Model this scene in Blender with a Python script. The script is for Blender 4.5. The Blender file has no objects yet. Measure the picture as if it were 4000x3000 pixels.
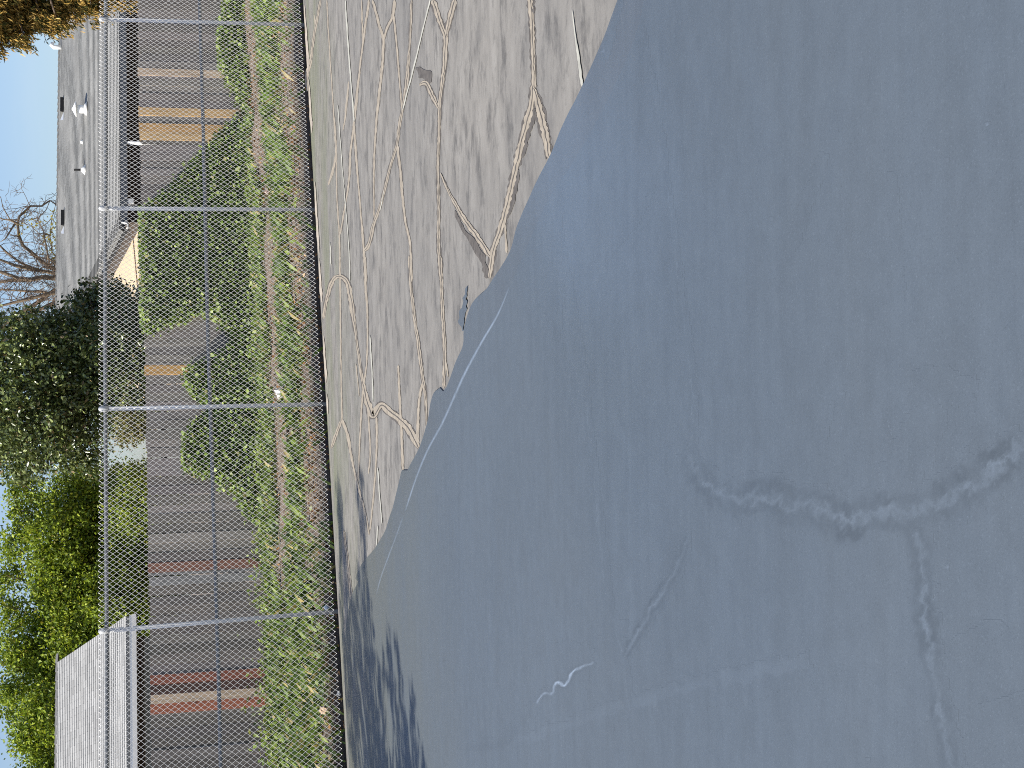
import bpy, bmesh, math, random
import numpy as np
from mathutils import Vector
random.seed(7); rng = np.random.default_rng(7)
R = math.radians
scene = bpy.context.scene
C = scene.collection

# ------------------------------------------------------------------ camera
FPX, PITCH, ROLL, EYE = 5400.0, R(13.4), R(1.2), 1.6
_c, _s = math.cos(ROLL), math.sin(ROLL)
FW = np.array((0, math.cos(PITCH), -math.sin(PITCH)))
U0 = np.array((0, math.sin(PITCH), math.cos(PITCH))); R0 = np.array((1.0, 0, 0))
RT = _c * R0 - _s * U0
UPV = _c * U0 + _s * R0
cam = bpy.data.cameras.new('camera'); cam_ob = bpy.data.objects.new('camera', cam); C.objects.link(cam_ob)
from mathutils import Matrix
# the photograph was taken with the phone on its side: picture left is up, picture top is right
m = Matrix((( -UPV[0], RT[0], -FW[0], 0), (-UPV[1], RT[1], -FW[1], 0), (-UPV[2], RT[2], -FW[2], EYE), (0, 0, 0, 1)))
cam_ob.matrix_world = m
cam.sensor_fit = 'HORIZONTAL'; cam.sensor_width = 36.0; cam.lens = 36.0 * FPX / 4000.0
cam.clip_start = 0.05; cam.clip_end = 2000
scene.camera = cam_ob
scene.cycles.use_denoising = False; scene.cycles.filter_width = 1.0

# ------------------------------------------------------------------ sky and sun
SUN_EL = R(41); SUN_DIR_XY = (-0.86, -0.51)
world = bpy.data.worlds.new('World'); scene.world = world; world.use_nodes = True
wn = world.node_tree.nodes; wl = world.node_tree.links
bg = wn['Background']
sky = wn.new('ShaderNodeTexSky'); sky.sky_type = 'NISHITA'; sky.sun_disc = False
sky.sun_elevation = SUN_EL
sky.sun_rotation = math.atan2(SUN_DIR_XY[0], SUN_DIR_XY[1])
sky.air_density = 1.0; sky.dust_density = 1.1; sky.ozone_density = 1.6
bg.inputs['Strength'].default_value = 0.095
# thin cirrus wisps
tc = wn.new('ShaderNodeTexCoord'); mp = wn.new('ShaderNodeMapping'); nz = wn.new('ShaderNodeTexNoise'); rp = wn.new('ShaderNodeValToRGB'); mx = wn.new('ShaderNodeMixRGB')
mp.inputs['Rotation'].default_value = (0, R(38), R(20)); mp.inputs['Scale'].default_value = (2.0, 9.0, 16.0)
nz.inputs['Scale'].default_value = 1.6; nz.inputs['Detail'].default_value = 4
rp.color_ramp.elements[0].position = 0.5; rp.color_ramp.elements[0].color = (0, 0, 0, 1)
rp.color_ramp.elements[1].position = 0.85; rp.color_ramp.elements[1].color = (0.16, 0.16, 0.16, 1)
mx.inputs[2].default_value = (6.5, 6.6, 7.0, 1)
wl.new(tc.outputs['Generated'], mp.inputs[0]); wl.new(mp.outputs[0], nz.inputs[0]); wl.new(nz.outputs[0], rp.inputs[0])
wl.new(rp.outputs[0], mx.inputs[0]); tn = wn.new('ShaderNodeMixRGB'); tn.blend_type = 'MULTIPLY'; tn.inputs[0].default_value = 1.0; tn.inputs[2].default_value = (0.94, 0.985, 1.13, 1); wl.new(sky.outputs[0], tn.inputs[1]); wl.new(tn.outputs[0], mx.inputs[1]); wl.new(mx.outputs[0], bg.inputs[0])
sun = bpy.data.lights.new('sun', 'SUN'); sun.energy = 5.0; sun.angle = R(0.5); sun.color = (1.0, 0.94, 0.83)
sun_ob = bpy.data.objects.new('sun', sun); C.objects.link(sun_ob)
sd = Vector((SUN_DIR_XY[0] * math.cos(SUN_EL), SUN_DIR_XY[1] * math.cos(SUN_EL), math.sin(SUN_EL))).normalized()
sun_ob.rotation_euler = sd.to_track_quat('Z', 'Y').to_euler()
scene.view_settings.view_transform = 'Standard'; scene.view_settings.look = 'None'
scene.view_settings.exposure = 0.5; scene.view_settings.gamma = 1.0

# ------------------------------------------------------------------ frame of the place: s along the fence, t away from the court
TH = R(19.904); OY = 16.006
E1 = np.array((math.cos(TH), math.sin(TH), 0)); E2 = np.array((-math.sin(TH), math.cos(TH), 0)); OO = np.array((0, OY, 0.0))
def P(s, t, z=0.0): return OO + s * E1 + t * E2 + np.array((0, 0, z))
def ray(u, v): return FW + (u - 1500) / FPX * RT - (v - 2000) / FPX * UPV
def on_ground(u, v, z=0.0):
    d = ray(u, v); k = (z - EYE) / d[2]; return np.array((d[0] * k, d[1] * k, z))
EYEP = np.array((0, 0, EYE))
def on_t(u, v, t):
    d = ray(u, v); k = (t + OO @ E2) / (d @ E2); return EYEP + d * k
def st(p): q = p - OO; return float(q @ E1), float(q @ E2)
def on_plane(u, v, p0, n):
    d = ray(u, v); k = ((p0 - EYEP) @ n) / (d @ n); return EYEP + d * k
def gz(t):
    return np.interp(t, [-5, 0.1, 0.25, 0.6, 5.6, 9, 400], [-0.16, -0.14, -0.02, 0.05, 0.44, 0.5, 0.5])

# ------------------------------------------------------------------ helpers
OFF = {}
def tag(o, label=None, cat=None, group=None, kind=None):
    if label: o['label'] = label
    if cat: o['category'] = cat
    if group: o['group'] = group
    if kind: o['kind'] = kind
    return o
def thing(name, label, cat, loc, group=None, kind=None):
    o = bpy.data.objects.new(name, None); C.objects.link(o); o.location = loc; o.empty_display_size = 0.1
    OFF[o.as_pointer()] = np.array(loc, float)
    return tag(o, label, cat, group, kind)
def obj(name, verts, faces, mat, parent=None, smooth=False, mids=None, attr=None, uv=None, fattr=None):
    verts = np.asarray(verts, dtype=np.float64).reshape(-1, 3)
    off = OFF[parent.as_pointer()] if parent is not None else np.zeros(3)
    me = bpy.data.meshes.new(name)
    if isinstance(faces, np.ndarray):
        n, k = faces.shape
        me.vertices.add(len(verts)); me.vertices.foreach_set('co', (verts - off).astype(np.float32).ravel())
        me.loops.add(n * k); me.loops.foreach_set('vertex_index', faces.astype(np.int32).ravel())
        me.polygons.add(n); me.polygons.foreach_set('loop_start', np.arange(0, n * k, k, dtype=np.int32))
        me.polygons.foreach_set('loop_total', np.full(n, k, dtype=np.int32))
        me.update(calc_edges=True); me.validate()
    else:
        me.from_pydata((verts - off).tolist(), [], faces)
    for mm in (mat if isinstance(mat, (list, tuple)) else [mat]): me.materials.append(mm)
    if mids is not None: me.polygons.foreach_set('material_index', np.asarray(mids, dtype=np.int32))
    if smooth: me.polygons.foreach_set('use_smooth', np.ones(len(me.polygons), dtype=bool))
    if attr is not None:
        a = me.attributes.new('col', 'FLOAT_COLOR', 'POINT')
        cc = np.ones((len(verts), 4), dtype=np.float32); cc[:, :3] = attr; a.data.foreach_set('color', cc.ravel())
    if fattr is not None:
        a = me.attributes.new('tint', 'FLOAT', 'POINT'); a.data.foreach_set('value', np.asarray(fattr, dtype=np.float32))
    if uv is not None:
        l = me.uv_layers.new(name='UVMap'); vi = np.empty(len(me.loops), dtype=np.int32); me.loops.foreach_get('vertex_index', vi)
        l.data.foreach_set('uv', np.asarray(uv, dtype=np.float32)[vi].ravel())
    me.update()
    o = bpy.data.objects.new(name, me); C.objects.link(o)
    if parent is not None: o.parent = parent
    OFF[o.as_pointer()] = off
    return o
class MB:
    def __init__(self): self.v = []; self.f = []; self.m = []; self.c = []
    def add(self, v, f, mi=0, col=(1, 1, 1)):
        b = len(self.v); self.v += [tuple(x) for x in v]; self.f += [tuple(b + i for i in q) for q in f]; self.m += [mi] * len(f); self.c += [col] * len(v)
    def box_st(self, s0, s1, t0, t1, z0, z1, mi=0, col=(1, 1, 1)):
        v = [P(s, t, z) for z in (z0, z1) for t in (t0, t1) for s in (s0, s1)]
        self.add(v, [(0, 2, 3, 1), (4, 5, 7, 6), (0, 1, 5, 4), (2, 6, 7, 3), (0, 4, 6, 2), (1, 3, 7, 5)], mi, col)
    def hexa(self, v, mi=0, col=(1, 1, 1)):
        self.add(v, [(0, 2, 3, 1), (4, 5, 7, 6), (0, 1, 5, 4), (2, 6, 7, 3), (0, 4, 6, 2), (1, 3, 7, 5)], mi, col)
    def tube(self, pts, rad, n=8, mi=0, cap=True, col=(1, 1, 1)):
        pts = [np.asarray(p, float) for p in pts]; rad = rad if hasattr(rad, '__len__') else [rad] * len(pts)
        v = []; f = []; prev = None
        for i, p in enumerate(pts):
            d = pts[min(i + 1, len(pts) - 1)] - pts[max(i - 1, 0)]; d = d / (np.linalg.norm(d) + 1e-9)
            a = prev if prev is not None else (np.array((0, 0, 1.0)) if abs(d[2]) < 0.9 else np.array((1.0, 0, 0)))
            a = a - d * (a @ d); a /= np.linalg.norm(a) + 1e-9; prev = a; b = np.cross(d, a)
            for k in range(n):
                w = 2 * math.pi * k / n; v.append(p + rad[i] * (math.cos(w) * a + math.sin(w) * b))
        for i in range(len(pts) - 1):
            for k in range(n):
                f.append((i * n + k, i * n + (k + 1) % n, (i + 1) * n + (k + 1) % n, (i + 1) * n + k))
        if cap: f.append(tuple(reversed(range(n)))); f.append(tuple((len(pts) - 1) * n + k for k in range(n)))
        self.add(v, f, mi, col)
    def build(self, name, mat, parent=None, smooth=False, attr=False):
        return obj(name, self.v, self.f, mat, parent, smooth, self.m, attr=np.array(self.c, dtype=np.float32) if attr else None)

# ------------------------------------------------------------------ materials
class N:
    def __init__(self, name):
        self.m = bpy.data.materials.new(name); self.m.use_nodes = True; self.t = self.m.node_tree
        self.b = self.t.nodes['Principled BSDF']; self.out = self.t.nodes['Material Output']
    def n(self, kind, **kw):
        x = self.t.nodes.new('ShaderNode' + kind)
        for k, v in kw.items():
            if k.startswith('i_'): x.inputs[int(k[2:]) if k[2:].isdigit() else k[2:].replace('_', ' ')].default_value = v
            else: setattr(x, k, v)
        return x
    def l(self, a, b): self.t.links.new(a, b)
    def coord(self, kind='Object', scale=(1, 1, 1), rot=(0, 0, 0)):
        tcn = self.n('TexCoord'); mpn = self.n('Mapping'); mpn.inputs['Scale'].default_value = scale; mpn.inputs['Rotation'].default_value = rot
        self.l(tcn.outputs[kind], mpn.inputs[0]); return mpn.outputs[0]
    def noise(self, vec, scale, detail=4, rough=0.55):
        x = self.n('TexNoise'); x.inputs['Scale'].default_value = scale; x.inputs['Detail'].default_value = detail; x.inputs['Roughness'].default_value = rough
        if vec is not None: self.l(vec, x.inputs[0])
        return x.outputs[0]
    def ramp(self, fac, stops):
        x = self.n('ValToRGB'); e = x.color_ramp.elements
        while len(e) < len(stops): e.new(0.5)
        for i, (p, c) in enumerate(stops):
            e[i].position = p; e[i].color = (*c, 1) if hasattr(c, '__len__') else (c, c, c, 1)
        self.l(fac, x.inputs[0]); return x.outputs[0]
    def mix(self, fac, a, b, kind='MIX'):
        x = self.n('MixRGB', blend_type=kind)
        for i, q in enumerate((fac, a, b)):
            if hasattr(q, 'is_linked'): self.l(q, x.inputs[i])
            else: x.inputs[i].default_value = q if i == 0 else ((*q, 1) if len(q) == 3 else q)
        return x.outputs[0]
    def math(self, op, a, b=0.0):
        x = self.n('Math', operation=op)
        for i, q in enumerate((a, b)):
            if hasattr(q, 'is_linked'): self.l(q, x.inputs[i])
            else: x.inputs[i].default_value = q
        return x.outputs[0]
    def attr(self, name, out='Color'):
        x = self.n('Attribute', attribute_name=name); return x.outputs[out]
    def bump(self, h, strength, dist):
        x = self.n('Bump'); x.inputs['Strength'].default_value = strength; x.inputs['Distance'].default_value = dist
        self.l(h, x.inputs['Height']); self.l(x.outputs[0], self.b.inputs['Normal']); return x
    def col(self, c):
        if hasattr(c, 'is_linked'): self.l(c, self.b.inputs['Base Color'])
        else: self.b.inputs['Base Color'].default_value = (*c, 1)
    def rough(self, r):
        if hasattr(r, 'is_linked'): self.l(r, self.b.inputs['Roughness'])
        else: self.b.inputs['Roughness'].default_value = r

def simple(name, c, rough=0.6, var=0.15, scale=8, metal=0.0, bump=0.0):
    x = N(name); v = x.coord(); nn = x.noise(v, scale, 5)
    lo = tuple(k * (1 - var) for k in c); hi = tuple(min(1, k * (1 + var)) for k in c)
    x.col(x.ramp(nn, [(0.3, lo), (0.7, hi)])); x.rough(rough); x.b.inputs['Metallic'].default_value = metal
    if bump: x.bump(nn, bump, 0.01)
    return x.m

def court_mat():
    x = N('worn_court_surface'); v = x.coord(rot=(0, 0, -TH))
    big = x.noise(v, 0.55, 5, 0.6); sd_ = on_ground(2768, 1780) - on_ground(2801, 1796); sa = math.atan2(sd_[1], sd_[0])
    mid = x.noise(x.coord(scale=(0.6, 1.3, 1), rot=(0, 0, -sa)), 4.5, 6, 0.65); fine = x.noise(v, 60, 3, 0.7); sp = x.noise(x.coord(scale=(0.5, 1.1, 1), rot=(0, 0, -sa)), 5.5, 6, 0.74)
    c = x.ramp(mid, [(0.25, (0.145, 0.138, 0.128)), (0.5, (0.24, 0.226, 0.203)), (0.75, (0.305, 0.29, 0.263))])
    c = x.mix(x.ramp(sp, [(0.50, 0.0), (0.64, 0.8)]), c, (0.085, 0.081, 0.076))
    c = x.mix(x.ramp(big, [(0.40, 0.0), (0.72, 0.5)]), c, (0.15, 0.147, 0.142))
    # mossy tint in the strip next to the fence
    tcn = x.n('TexCoord'); sep = x.n('SeparateXYZ'); mpn = x.n('Mapping'); mpn.inputs['Rotation'].default_value = (0, 0, -TH)
    x.l(tcn.outputs['Object'], mpn.inputs[0]); x.l(mpn.outputs[0], sep.inputs[0])
    t0 = float(OO @ E2)
    mr = x.n('MapRange'); mr.inputs[1].default_value = t0 - 3.2; mr.inputs[2].default_value = t0 - 0.3; x.l(sep.outputs[1], mr.inputs[0])
    moss = x.noise(x.coord(scale=(0.45, 1.6, 1), rot=(0, 0, -TH)), 1.1, 4)
    x_f = x.math('MULTIPLY', mr.outputs[0], x.ramp(moss, [(0.40, 0.0), (0.62, 0.85)]))
    c = x.mix(x_f, c, (0.165, 0.175, 0.115))
    c = x.mix(x.ramp(fine, [(0.62, 0.0), (0.78, 0.55)]), c, (0.32, 0.31, 0.285))
    c = x.mix(x.ramp(fine, [(0.22, 0.55), (0.38, 0.0)]), c, (0.06, 0.056, 0.053))
    x.col(c); x.rough(0.85); x.bump(x.mix(0.5, fine, mid), 0.35, 0.006); return x.m

def coat_mat(name, c0, c1, rough0, rough1, wet=False):
    x = N(name); v = x.coord(rot=(0, 0, -TH))
    big = x.noise(v, 0.45, 4, 0.55); mid = x.noise(x.coord(scale=(1, 2.2, 1), rot=(0, 0, 0.5)), 2.4, 6, 0.6); fine = x.noise(v, 170, 3, 0.8)
    c = x.mix(x.ramp(big, [(0.30, 0.0), (0.70, 1.0)]), c0, c1)
    c = x.mix(x.ramp(mid, [(0.42, 0.0), (0.75, 0.30)]), c, tuple(k * 0.80 for k in c0))
    mot = x.noise(v, 11, 5, 0.7); c = x.mix(1.0, c, x.ramp(mot, [(0.25, 0.93), (0.75, 1.07)]), 'MULTIPLY')
    strk = x.noise(x.coord(scale=(0.5, 7, 1), rot=(0, 0, 0.75)), 1.6, 5, 0.7); c = x.mix(1.0, c, x.ramp(strk, [(0.3, 0.95), (0.7, 1.05)]), 'MULTIPLY')
    c = x.mix(x.ramp(fine, [(0.58, 0.0), (0.74, 0.5)]), c, tuple(k * 1.6 for k in c1))
    c = x.mix(x.ramp(fine, [(0.26, 0.5), (0.42, 0.0)]), c, tuple(k * 0.55 for k in c0))
    ty = x.n('TexCoord'); sp = x.n('SeparateXYZ'); mpn = x.n('Mapping'); mpn.inputs['Rotation'].default_value = (0, 0, -TH)
    x.l(ty.outputs['Object'], mpn.inputs[0]); x.l(mpn.outputs[0], sp.inputs[0])
    # thin, olive coat over the mossy strip beside the fence, deepened to colour in the tree shade
    mr = x.n('MapRange'); t0 = float(OO @ E2); mr.inputs[1].default_value = t0 - 7.0; mr.inputs[2].default_value = t0 - 1.4; x.l(sp.outputs[1], mr.inputs[0])
    ol = x.noise(x.coord(scale=(0.5, 1.5, 1), rot=(0, 0, -TH)), 1.3, 4)
    x_f = x.math('MULTIPLY', mr.outputs[0], x.ramp(ol, [(0.25, 0.45), (0.60, 1.0)]))
    c = x.mix(x_f, c, (0.115, 0.118, 0.092))
    a = x.attr('tint', 'Fac'); brk = x.ramp(x.noise(v, 9, 5, 0.7), [(0.30, 0.15), (0.62, 1.0)])
    dark = x.math('MAXIMUM', x.math('MULTIPLY', x.math('MULTIPLY', a, -1.0), brk), 0.0)
    light = x.math('MAXIMUM', x.math('MULTIPLY', a, x.ramp(x.noise(v, 16, 4, 0.7), [(0.25, 0.35), (0.55, 1.0)])), 0.0)
    c = x.mix(dark, c, tuple(k * 0.76 for k in c0)); c = x.mix(light, c, (0.26, 0.32, 0.40))
    x.col(c)
    r = x.ramp(mid, [(0.3, rough0), (0.7, rough1)])
    if wet:   # a patch where the fresh coat has not dried yet
        g = x.n('TexGradient', gradient_type='SPHERICAL'); mpw = x.n('Mapping', vector_type='TEXTURE'); tcw = x.n('TexCoord')
        q = on_ground(2480, 2330); mpw.inputs['Location'].default_value = (q[0], q[1], 0); mpw.inputs['Rotation'].default_value = (0, 0, R(38)); mpw.inputs['Scale'].default_value = (3.0, 1.5, 3)
        x.l(tcw.outputs['Object'], mpw.inputs[0]); x.l(mpw.outputs[0], g.inputs[0])
        k = x.math('MULTIPLY', x.ramp(g.outputs[1], [(0.0, 0.0), (0.6, 1.0)]), x.ramp(big, [(0.25, 0.3), (0.6, 1.0)]))
        r = x.mix(k, r, (0.17, 0.17, 0.17))
    x.rough(r)
    x.bump(x.mix(0.35, fine, mid), 0.22, 0.004); return x.m

def leaf_mat(name, rough=0.5, trans=0.25, spec=0.4):
    x = N(name); a = x.attr('col'); x.col(a); x.rough(rough); x.b.inputs['Specular IOR Level'].default_value = spec
    tr = x.n('BsdfTranslucent'); ms = x.n('MixShader'); ms.inputs[0].default_value = trans
    h = x.mix(1.0, a, (1.35, 1.3, 0.7), 'MULTIPLY'); x.l(h, tr.inputs[0])
    x.l(x.b.outputs[0], ms.inputs[1]); x.l(tr.outputs[0], ms.inputs[2]); x.l(ms.outputs[0], x.out.inputs[0]); return x.m

def wood_mat():
    x = N('weathered_boards'); a = x.attr('col')
    v = x.coord(scale=(14, 14, 0.8)); g = x.noise(v, 3.0, 6, 0.7); g2 = x.noise(x.coord(scale=(3, 3, 0.45)), 1.6, 5, 0.65)
    c = x.mix(1.0, a, x.ramp(g, [(0.25, 0.45), (0.5, 0.95), (0.75, 1.35)]), 'MULTIPLY')
    c = x.mix(x.ramp(g2, [(0.56, 0.0), (0.70, 0.55)]), c, x.mix(1.0, a, (0.38, 0.36, 0.34), 'MULTIPLY'))
    ps = x.noise(x.coord(scale=(9, 9, 0.4)), 1.5, 5, 0.7); c = x.mix(x.ramp(ps, [(0.60, 0.0), (0.74, 0.6)]), c, x.mix(1.0, a, (2.3, 2.35, 2.4), 'MULTIPLY'))
    kn = x.noise(x.coord(scale=(6, 6, 2.5)), 2.0, 3, 0.5)
    c = x.mix(x.ramp(kn, [(0.70, 0.0), (0.76, 0.7)]), c, (0.035, 0.03, 0.025))
    x.col(c); x.rough(0.85); x.bump(g, 0.5, 0.004); return x.m

def shingle_mat(name, c):
    x = N(name); br = x.n('TexBrick'); tcn = x.n('TexCoord'); x.l(tcn.outputs['UV'], br.inputs[0])
    br.inputs['Color1'].default_value = (*c, 1); br.inputs['Color2'].default_value = (*(k * 0.70 for k in c), 1)
    br.inputs['Mortar'].default_value = (*(k * 0.35 for k in c), 1)
    br.inputs['Scale'].default_value = 1.0; br.inputs['Brick Width'].default_value = 0.31; br.inputs['Row Height'].default_value = 0.14
    br.inputs['Mortar Size'].default_value = 0.003; br.inputs['Bias'].default_value = -0.15
    nn = x.noise(tcn.outputs['UV'], 1.1, 5); fine = x.noise(tcn.outputs['UV'], 25, 3)
    cc = x.mix(1.0, br.outputs[0], x.ramp(nn, [(0.3, 0.9), (0.7, 1.06)]), 'MULTIPLY')
    cc = x.mix(1.0, cc, x.ramp(fine, [(0.3, 0.85), (0.7, 1.12)]), 'MULTIPLY')
    x.col(cc); x.rough(0.9); return x.m

def soil_mat():
    x = N('soil_and_turf'); v = x.coord(rot=(0, 0, -TH))
    n1 = x.noise(v, 1.3, 5); n2 = x.noise(v, 14, 5, 0.7)
    c = x.mix(x.ramp(n2, [(0.3, 0.0), (0.7, 1.0)]), (0.10, 0.075, 0.055), (0.30, 0.23, 0.175))
    c = x.mix(x.ramp(n1, [(0.45, 0.0), (0.7, 0.4)]), c, (0.07, 0.085, 0.03))
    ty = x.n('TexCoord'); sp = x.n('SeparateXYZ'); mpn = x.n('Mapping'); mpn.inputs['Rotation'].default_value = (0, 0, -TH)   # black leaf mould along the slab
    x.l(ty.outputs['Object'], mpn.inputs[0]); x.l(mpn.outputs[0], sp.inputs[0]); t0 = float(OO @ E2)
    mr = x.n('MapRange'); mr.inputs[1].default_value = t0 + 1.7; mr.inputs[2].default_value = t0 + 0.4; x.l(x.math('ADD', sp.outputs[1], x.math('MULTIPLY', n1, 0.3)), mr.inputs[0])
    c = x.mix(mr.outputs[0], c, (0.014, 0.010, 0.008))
    x.col(c); x.rough(1.0); x.bump(n2, 0.8, 0.03); return x.m

M = {}
M['court'] = court_mat()
M['coat'] = coat_mat('blue_grey_coating', (0.093, 0.114, 0.136), (0.107, 0.131, 0.157), 0.50, 0.62, wet=True)
M['coat_thin'] = coat_mat('thin_blue_grey_coating', (0.097, 0.114, 0.133), (0.109, 0.129, 0.149), 0.42, 0.56, wet=True)
M['filler'] = simple('tan_crack_filler', (0.34, 0.295, 0.232), 0.85, 0.22, 16, bump=0.3)
M['sealant'] = simple('dark_crack_edge', (0.105, 0.094, 0.084), 0.9, 0.35, 22)
M['line'] = simple('worn_line_paint', (0.45, 0.44, 0.38), 0.8, 0.2, 12)
M['lip'] = simple('pale_slab_lip', (0.42, 0.37, 0.31), 0.9, 0.25, 9)
M['galv'] = simple('galvanised_steel', (0.50, 0.51, 0.52), 0.5, 0.12, 30, metal=0.15)
M['rail'] = simple('shaded_galvanised_rail', (0.17, 0.18, 0.19), 0.5, 0.15, 20, metal=0.1)  # darker copy of the post steel, the rails' shaded front put into the colour
M['wire'] = simple('galvanised_wire', (0.66, 0.65, 0.645), 0.36, 0.05, 5, metal=0.4)
M['board'] = wood_mat()
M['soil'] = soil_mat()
M['roof_a'] = shingle_mat('grey_shingles', (0.40, 0.395, 0.37)); M['roof_b'] = shingle_mat('pale_grey_shingles', (0.50, 0.495, 0.475))
M['cream'] = simple('cream_siding', (0.62, 0.49, 0.345), 0.7, 0.05, 6)
M['shadebrown'] = simple('eave_shade_brown', (0.035, 0.024, 0.018), 0.8, 0.3, 5)  # dark brown with the deep eave shade put into the colour
M['greywall'] = simple('grey_siding', (0.20, 0.22, 0.22), 0.8, 0.1, 5)
M['bluegrey'] = simple('blue_grey_trim', (0.085, 0.097, 0.115), 0.6, 0.1, 4)
M['paleblue'] = simple('flashing_and_gutter_shade', (0.42, 0.45, 0.50), 0.5, 0.08, 4)
M['white'] = simple('white_paint', (0.78, 0.78, 0.76), 0.5, 0.06, 6)
M['darkmetal'] = simple('dark_opening', (0.012, 0.012, 0.013), 0.9, 0.2, 6)
M['trim'] = simple('shaded_trim', (0.022, 0.021, 0.020), 0.8, 0.2, 6)  # near-black, so the shade band under the rake is in the colour
M['bark'] = simple('grey_brown_bark', (0.14, 0.10, 0.07), 0.9, 0.4, 20, bump=0.4)
M['bark_y'] = simple('ochre_bark', (0.17, 0.125, 0.08), 0.9, 0.45, 14, bump=0.4)
M['leaf'] = leaf_mat('foliage', 0.5, 0.28, 0.35); M['leaf_gloss'] = leaf_mat('glossy_foliage', 0.28, 0.12, 0.6); M['leaf_dry'] = leaf_mat('dry_foliage', 0.8, 0.15, 0.15)
M['stepshade'] = simple('dark_step_shade', (0.035, 0.028, 0.022), 0.95, 0.4, 12)  # dark colour standing in for shade at the soil step
M['paper'] = simple('white_paper', (0.78, 0.75, 0.73), 0.8, 0.08, 20)
M['redcard'] = simple('red_card', (0.50, 0.10, 0.065), 0.7, 0.3, 30); M['pinkcard'] = simple('pink_card', (0.75, 0.55, 0.48), 0.7, 0.15, 30)
M['plastic'] = simple('clear_blue_plastic', (0.42, 0.50, 0.60), 0.15, 0.2, 20); M['stone'] = simple('tan_stone', (0.55, 0.40, 0.27), 0.9, 0.25, 20); M['stone_w'] = simple('white_stone', (0.7, 0.68, 0.62), 0.9, 0.2, 20)

# ------------------------------------------------------------------ ground, court and its coating
def structure(o): o['kind'] = 'structure'; return o
ss = np.concatenate([np.linspace(-200, -16, 8), np.linspace(-14, 22, 90), np.linspace(24, 200, 8)])
tt = np.concatenate([np.linspace(-150, -3, 6), np.array([-0.5, 0.05, 0.12, 0.2, 0.3, 0.45]), np.linspace(0.6, 8, 40), np.linspace(9, 60, 12), np.linspace(80, 400, 6)])
gv = []
for t in tt:
    for s in ss:
        z = float(gz(t))
        if 0.4 < t < 7: z += 0.035 * math.sin(s * 2.1 + t) * math.sin(t * 1.7 - s * 0.6) + random.uniform(-0.012, 0.012)
        gv.append(P(s, t, z))
gf = np.array([(j * len(ss) + i, j * len(ss) + i + 1, (j + 1) * len(ss) + i + 1, (j + 1) * len(ss) + i) for j in range(len(tt) - 1) for i in range(len(ss) - 1)])
structure(obj('ground', gv, gf, M['soil'], smooth=True))

def resample(pts, step):
    pts = [np.asarray(p, float) for p in pts]; out = []
    # centripetal-free simple Catmull-Rom
    for i in range(len(pts) - 1):
        p0 = pts[max(i - 1, 0)]; p1 = pts[i]; p2 = pts[i + 1]; p3 = pts[min(i + 2, len(pts) - 1)]
        n = max(1, int(np.linalg.norm(p2 - p1) / step))
        for k in range(n):
            q = k / n
            out.append(0.5 * ((2 * p1) + (p2 - p0) * q + (2 * p0 - 5 * p1 + 4 * p2 - p3) * q * q + (3 * p1 - p0 - 3 * p2 + p3) * q ** 3))
    out.append(pts[-1]); return out
def smooth_noise(n, period):
    k = max(2, int(n / period) + 3); a = rng.uniform(-1, 1, k); return np.interp(np.linspace(0, k - 1, n), np.arange(k), a)
def main_(pts): return [(3000 - y * 3000 / 1659.0, x * 4000 / 2212.0) for x, y in pts]
def crop5(pts): return [(3000 - y / 1.5085, 1150 + x / 1.5085) for x, y in pts]
def crop6(pts): return [(3000 - (1000 + y / 1.1847), 1150 + x / 1.1847) for x, y in pts]
ZC = [0.0]
def nextz(base): ZC[0] += 0.000012; return base + ZC[0]
def ribbon(mb, uv, w, mi, base, jitter=0.25, taper=True, step=10, wig=1.5, off=0.0):
    """a strip on the court whose centre line and width are read off the photograph and laid on the ground plane"""
    q = np.array(resample(uv, step)); n = len(q); d = np.gradient(q, axis=0); d /= np.linalg.norm(d, axis=1)[:, None] + 1e-9
    nrm = np.stack([-d[:, 1], d[:, 0]], 1)
    W = np.interp(np.linspace(0, 1, n), np.linspace(0, 1, len(w)), w) if hasattr(w, '__len__') else np.full(n, float(w))
    if taper:
        e = np.minimum(np.arange(n), np.arange(n)[::-1]); W = W * np.clip(0.35 + e / 4.0, 0, 1)
    c = q + nrm * (smooth_noise(n, 5) * wig + off)[:, None]
    a = c + nrm * (W * 0.5 * (1 + jitter * smooth_noise(n, 2.2)))[:, None]; b = c - nrm * (W * 0.5 * (1 + jitter * smooth_noise(n, 2.2)))[:, None]
    z = nextz(base); v = []
    for i in range(n): v.append(on_ground(*a[i], z)); v.append(on_ground(*b[i], z))
    mb.add(v, [(2 * i, 2 * i + 1, 2 * i + 3, 2 * i + 2) for i in range(n - 1)], mi)

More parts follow.
